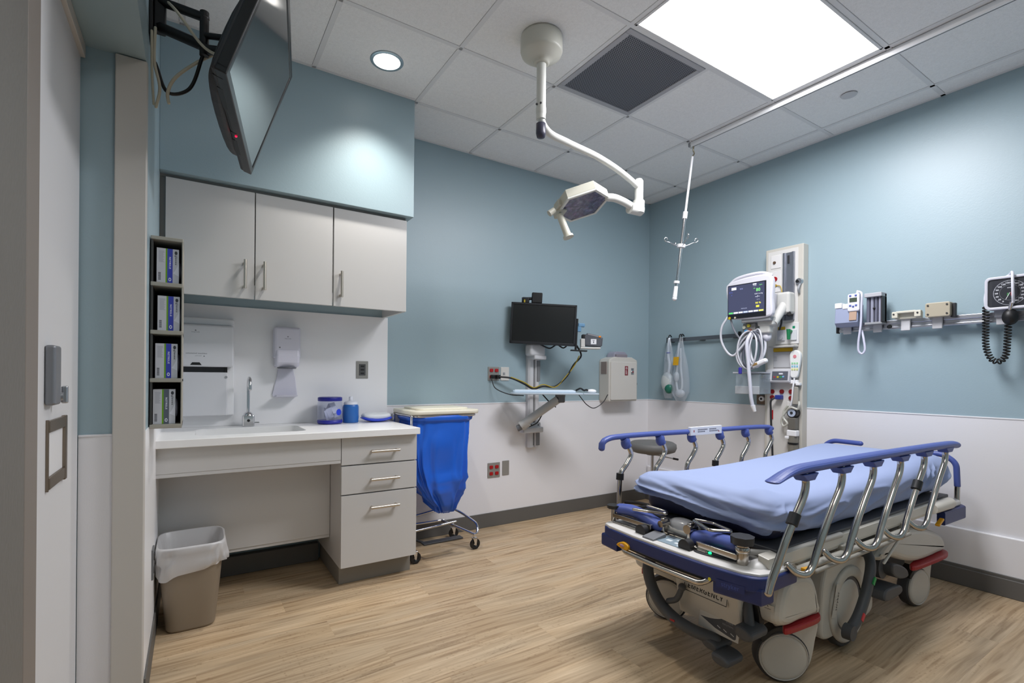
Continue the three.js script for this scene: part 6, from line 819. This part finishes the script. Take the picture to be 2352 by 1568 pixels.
  part(t, 'link_rods', [tube([[-2.14, 0.515, 1.72], [-2.14, 0.515, 1.9]], 0.008), tube([[-2.07, 0.515, 1.98], [-2.07, 0.515, 2.09]], 0.009), tube([[-2.13, 0.52, 2.12], [-2.13, 0.52, 2.2]], 0.012)], chrome);
  part(t, 'grey_bracket', [turn(boxC(-2.15, 0.522, 1.965, 0.08, 0.016, 0.06, 0.003), [-2.13, 0.513, 1.965], [0, 0, 1], 0.15)], mat(0x77797d, 0.45));
  const tray = canvasTex(256, 128, (g) => { g.fillStyle = '#8ea0ac'; g.fillRect(0, 0, 256, 128); g.fillStyle = '#4f5a66'; g.fillRect(18, 12, 70, 26); g.fillRect(150, 12, 80, 30); g.fillStyle = '#dfe6ea'; g.fillRect(60, 60, 50, 24); g.fillRect(150, 70, 44, 20); g.fillRect(120, 30, 20, 16); g.fillRect(200, 96, 30, 16); });
  part(t, 'label_tray', [sheet([-2.12, 0.5155, 2.045], 0.13, 0.1, RT, [1, 0.0, 0]).scale(1, 1, 1)], new THREE.MeshPhysicalMaterial({ map: tray, roughness: 0.25, side: THREE.DoubleSide }), 'clear tray with printed instructions');
  const cp = part(t, 'control_pad', [ext(smoothShape([[-2.15, 2.16], [-2.1, 2.15], [-2.065, 2.2], [-2.06, 2.3], [-2.09, 2.33], [-2.13, 2.28]]), 'y', 0.512, 0.519, 0.003)], mat(0x3a3c40, 0.4), 'dark control pad');
  part(cp, 'green_led', ball(-2.128, 0.52, 2.215, 0.006), new THREE.MeshPhysicalMaterial({ color: 0x20d080, emissive: 0x18e07a, emissiveIntensity: 1.6, roughness: 0.4 }), 'green indicator light'); part(cp, 'pad_key', boxC(-2.13, 0.519, 2.19, 0.02, 0.004, 0.018, 0.001), mat(0xd6dcea, 0.4));
  part(t, 'plastic_wrap', [ball(-2.03, 0.555, 2.02, 0.05, 0.8, 0.7, 1.6)], new THREE.MeshPhysicalMaterial({ color: 0xe0e0e2, roughness: 0.2, transmission: 0.55, thickness: 0, side: THREE.DoubleSide }));
  // head bumper and handles
  part(t, 'head_bumper', [ext([[-0.5, 2.445], [-0.22, 2.452], [-0.19, 2.43], [-0.175, 2.06], [-0.19, 1.7], [-0.22, 1.68], [-0.5, 1.685], [-0.5, 1.72], [-0.26, 1.72], [-0.25, 2.4], [-0.5, 2.41]], 'y', 0.43, 0.5, 0.008, { bs: 3 })], navy, 'dark blue head bumper');
  part(t, 'head_cover', [ext([[-0.5, 2.43], [-0.24, 2.436], [-0.205, 2.41], [-0.19, 2.06], [-0.205, 1.72], [-0.5, 1.7]], 'y', 0.498, 0.53, 0.012, { bs: 3 })], mat(0xd5d3d0, 0.4));
  for (const q of [1, -1]) { const Z = (d) => 2.06 + q * d, y = q > 0 ? 0.765 : 0.78; part(t, 'head_push_handle', tube([[-0.215, y, Z(0.12)], [-0.205, y, Z(0.2)], [-0.2, y, Z(0.29)], [-0.2, y - 0.04, Z(0.345)], [-0.2, 0.6, Z(0.35)]], 0.015, { fillet: 0.05, n: 40 }), blueRail, 'blue head end push handle'); part(t, 'handle_post', cyl([-0.2, 0.61, Z(0.35)], [-0.205, 0.52, Z(0.35)], 0.013), chrome); }
  // side rails
  const railX = (k, z) => (z > 2 ? -2.022 : -1.932) + 0.26 * k;
  for (const [z, near] of [[2.505, true], [1.575, false]]) {
    const x0 = railX(0, z), pts = near ? [[x0 - 0.195, 0.852, z], [x0 - 0.15, 0.866, z], [x0 - 0.07, 0.876, z], [x0 + 0.1, 0.879, z], [x0 + 1.2, 0.873, z], [x0 + 1.4, 0.868, z], [x0 + 1.43, 0.864, z]] : [[x0 - 0.155, 0.835, z], [x0 - 0.15, 0.862, z], [x0 - 0.11, 0.88, z], [x0 - 0.02, 0.886, z], [x0 + 0.6, 0.882, z], [x0 + 1.3, 0.872, z], [x0 + 1.34, 0.862, z]];
    const g = tube(pts, near ? 0.017 : 0.014, { smooth: true, n: 70, k: 16 }); if (near) { const q = g.attributes.position, e = x0 - 0.212; for (let i = 0; i < q.count; i++) { const f = 0.35 + 0.65 * THREE.MathUtils.smoothstep(q.getX(i), e, e + 0.2), yc = 0.852 + 0.027 * THREE.MathUtils.smoothstep(q.getX(i), e, e + 0.16); q.setY(i, yc + (q.getY(i) - yc) * f); } g.computeVertexNormals(); } g.translate(0, 0, -z); g.scale(1, 1, near ? 1.5 : 1.3); g.translate(0, 0, z);
    const rail = part(t, 'side_rail', g, blueRail, near ? 'blue side rail on the open side' : 'blue side rail on the wall side');
    for (let k = 0; k < 6; k++) {
      const x = railX(k, z), zi = z > 2 ? -1 : 1, P = (dx, y, dz = 0) => [x + dx, y, z + zi * dz];
      const path = near ? [P(0, 0.858), P(0.008, 0.825), P(-0.002, 0.79), P(-0.055, 0.715, 0.004), P(-0.105, 0.64, 0.008), P(-0.145, 0.57, 0.012), P(-0.18, 0.515, 0.014), ...(k ? [P(-0.205, 0.497, 0.02), P(-0.235, 0.503, 0.04), P(-0.25, 0.525, 0.06)] : [P(-0.192, 0.49, 0.014)])]
        : [P(0, 0.862), P(0.035, 0.825), P(0.05, 0.79), P(0.02, 0.745), P(-0.022, 0.7), P(-0.03, 0.65), P(-0.032, 0.54)];
      const sp = part(rail, 'spindle', tube(path, 0.0125, { smooth: true, n: 40, k: 12 }), chrome, 'bent chrome spindle');
      part(rail, 'spindle_socket', near ? ext([[x - 0.05, 0.862], [x - 0.022, 0.838], [x + 0.03, 0.838], [x + 0.055, 0.862]], 'z', z - 0.022, z + 0.022, 0.005) : merge(ball(x + 0.01, 0.852, z, 0.026, 1, 1.3, 0.9), cyl([x - 0.005, 0.875, z], [x + 0.028, 0.832, z], 0.018, 0.02)), blueRail);
      if (k === 0 || (near ? k === 4 : k === 3)) part(rail, 'collar', near ? cyl(P(-0.05, 0.728, 0.004), P(-0.072, 0.695, 0.005), 0.019, 0.019, 16) : cyl(P(-0.027, 0.7), P(-0.029, 0.668), 0.019, 0.019, 16), rubber, 'black collar');
    }
    if (!near) {
      const sg = canvasTex(512, 96, (q) => { q.fillStyle = '#e9e9ee'; q.fillRect(0, 0, 512, 96); q.fillStyle = '#b25050'; q.fillRect(40, 34, 16, 26); q.fillStyle = '#4a4c5c'; for (const [a, b, c] of [[110, 26, 150], [110, 50, 120], [300, 26, 120], [300, 50, 150]]) for (let k = 0; k < c; k += 20) q.fillRect(a + k, b, 14, 15); q.fillStyle = '#b25050'; q.fillRect(450, 60, 20, 14); });
      part(rail, 'rail_sign', [box(-1.44, -1.155, 0.862, 0.91, z + 0.006, z + 0.024, 0.003)], mat(0xe9e9ee, 0.45), 'white printed sign'); part(rail, 'sign_print', sheet([-1.2975, 0.886, z + 0.0247], 0.28, 0.045, [1, 0, 0], [0, 1, 0]), new THREE.MeshPhysicalMaterial({ map: sg, roughness: 0.45 }));
    } else part(t, 'rail_guide', [tube([[-1.85, 0.475, 2.46], [-1.0, 0.475, 2.46]], 0.008)], mat(0x8f8b82, 0.4));
  }
  part(t, 'rail_strut', [tube([[-0.95, 0.5, 2.44], [-1.06, 0.43, 2.43], [-1.16, 0.36, 2.42]], 0.006)], mat(0xdad8d2, 0.4));
}
// mattress with fitted sheet
{
  const t = thing('mattress', 'stretcher mattress wearing a light blue fitted sheet', 'mattress', [-1.11, 0.56, 2.05]);
  function soft(x0, x1, y0, y1, z0, z1, r, nx, ny, nz, f) {
    const g = new THREE.BoxGeometry(x1 - x0, y1 - y0, z1 - z0, nx, ny, nz), p = g.attributes.position, cx = (x0 + x1) / 2, cy = (y0 + y1) / 2, cz = (z0 + z1) / 2, hx = (x1 - x0) / 2, hy = (y1 - y0) / 2, hz = (z1 - z0) / 2, q = V(0, 0, 0), n = V(0, 0, 0);
    for (let i = 0; i < p.count; i++) { q.set(p.getX(i), p.getY(i), p.getZ(i)); const rx = r * 1.5, c = V(THREE.MathUtils.clamp(q.x, -hx + rx, hx - rx), THREE.MathUtils.clamp(q.y, -hy + r, hy - r), THREE.MathUtils.clamp(q.z, -hz + rx, hz - rx)); n.copy(q).sub(c); n.x /= rx; n.z /= rx; n.y /= r; if (n.lengthSq() > 1e-9) { n.normalize(); q.set(c.x + n.x * rx, c.y + n.y * r, c.z + n.z * rx); } q.x += cx; q.y += cy; q.z += cz; f(q, n); p.setXYZ(i, q.x, q.y, q.z); }
    g.computeVertexNormals(); return g;
  }
  const X0 = -2.015, X1 = -0.235, Z0 = 1.715, Z1 = 2.388;
  part(t, 'mattress_core', soft(X0 + 0.045, X1 - 0.02, 0.563, 0.69, Z0 + 0.03, Z1 - 0.03, 0.04, 60, 6, 30, (q, n) => { const w = vnoise(q.x * 9, q.z * 9 + q.y * 20, 401) - 0.5; q.addScaledVector(n, 0.012 * w); }), mat(0x20243f, 0.5), 'navy mattress cover');
  const topY = (x) => { const u = (x - X0) / (X1 - X0); return 0.012 * Math.exp(-((u - 0.03) ** 2) / 0.006) - 0.012 * Math.sin(Math.min(1, u / 0.55) * Math.PI) + 0.035 * THREE.MathUtils.smoothstep(u, 0.6, 0.95); };
  const g = soft(X0, X1, 0.596, 0.735, Z0, Z1, 0.05, 260, 28, 90, (q, n) => {
    const u = (q.x - X0) / (X1 - X0), v = (q.z - Z0) / (Z1 - Z0), low = THREE.MathUtils.clamp((0.735 - q.y) / 0.139, 0, 1);
    const side = Math.min(1, Math.abs(n.z) + Math.abs(n.x)) * THREE.MathUtils.smoothstep(low, 0.1, 0.5);
    // folds: pulled diagonally towards the corners
    const d1 = vnoise(q.x * 2.4 + q.y * 9, q.y * 26 - q.x * 3.2 + q.z * 2, 411), d2 = vnoise(q.x * 6 + q.y * 22 + 5, q.y * 44 - q.x * 7 + q.z * 5, 412);
    const ridge = 1 - Math.abs(2 * d1 - 1), nearFoot = Math.exp(-u * 6);
    const al = q.x * 0.86 + q.y * 0.5, ac = -q.x * 0.5 + q.y * 0.86, fine = (1 - Math.abs(2 * vnoise(al * 3.2 + 7, ac * 34, 421) - 1)) ** 2, gate = THREE.MathUtils.smoothstep(vnoise(q.x * 3.1 + 2, 4, 422), 0.3, 0.65);
    let w = side * ((0.024 + 0.016 * nearFoot) * (ridge - 0.55) + 0.005 * (d2 - 0.5) + 0.028 * gate * (fine - 0.35) * Math.abs(n.z));
    const foot = Math.max(0, -n.x) * THREE.MathUtils.smoothstep(low, 0.0, 0.5); w += foot * 0.034 * (1 - Math.abs(2 * vnoise(q.y * 52 + q.z * 7, q.z * 3, 413) - 1) - 0.5);
    const crease = Math.exp(-(((q.x + 1.92) / 0.06) ** 2)) * Math.exp(-(((q.z - 2.29) / 0.035) ** 2)); w += 0.014 * crease;
    w += 0.0022 * (vnoise(q.x * 5, q.z * 7, 414) - 0.5) * (1 - side);
    q.addScaledVector(n.lengthSq() > 0.5 ? n : V(0, 1, 0), w);
    q.y += topY(q.x) * (1 - 0.5 * low);
    // hem: higher at the foot on the wall side, sagging on the open side
    if (low > 0.4) { const k = (low - 0.4) / 0.6; q.y += k * (0.035 * (1 - v) * nearFoot - (0.028 + 0.014 * u) * THREE.MathUtils.smoothstep(v, 0.55, 1) * Math.min(1, u * 6) + 0.008 * (vnoise(q.x * 8, q.z * 8, 415) - 0.5)); const inw = 0.02 * k * k; q.x += (u < 0.5 ? 1 : -1) * inw * Math.abs(n.x); q.z += (v < 0.5 ? 1 : -1) * inw * Math.abs(n.z) * 1.2; }
  });
  part(t, 'fitted_sheet', g, mat(0x98a6cb, 0.8, { sheen: 0.2, sheenRoughness: 0.6 }), 'light blue cotton sheet');
}
renderer.render(scene, camera);
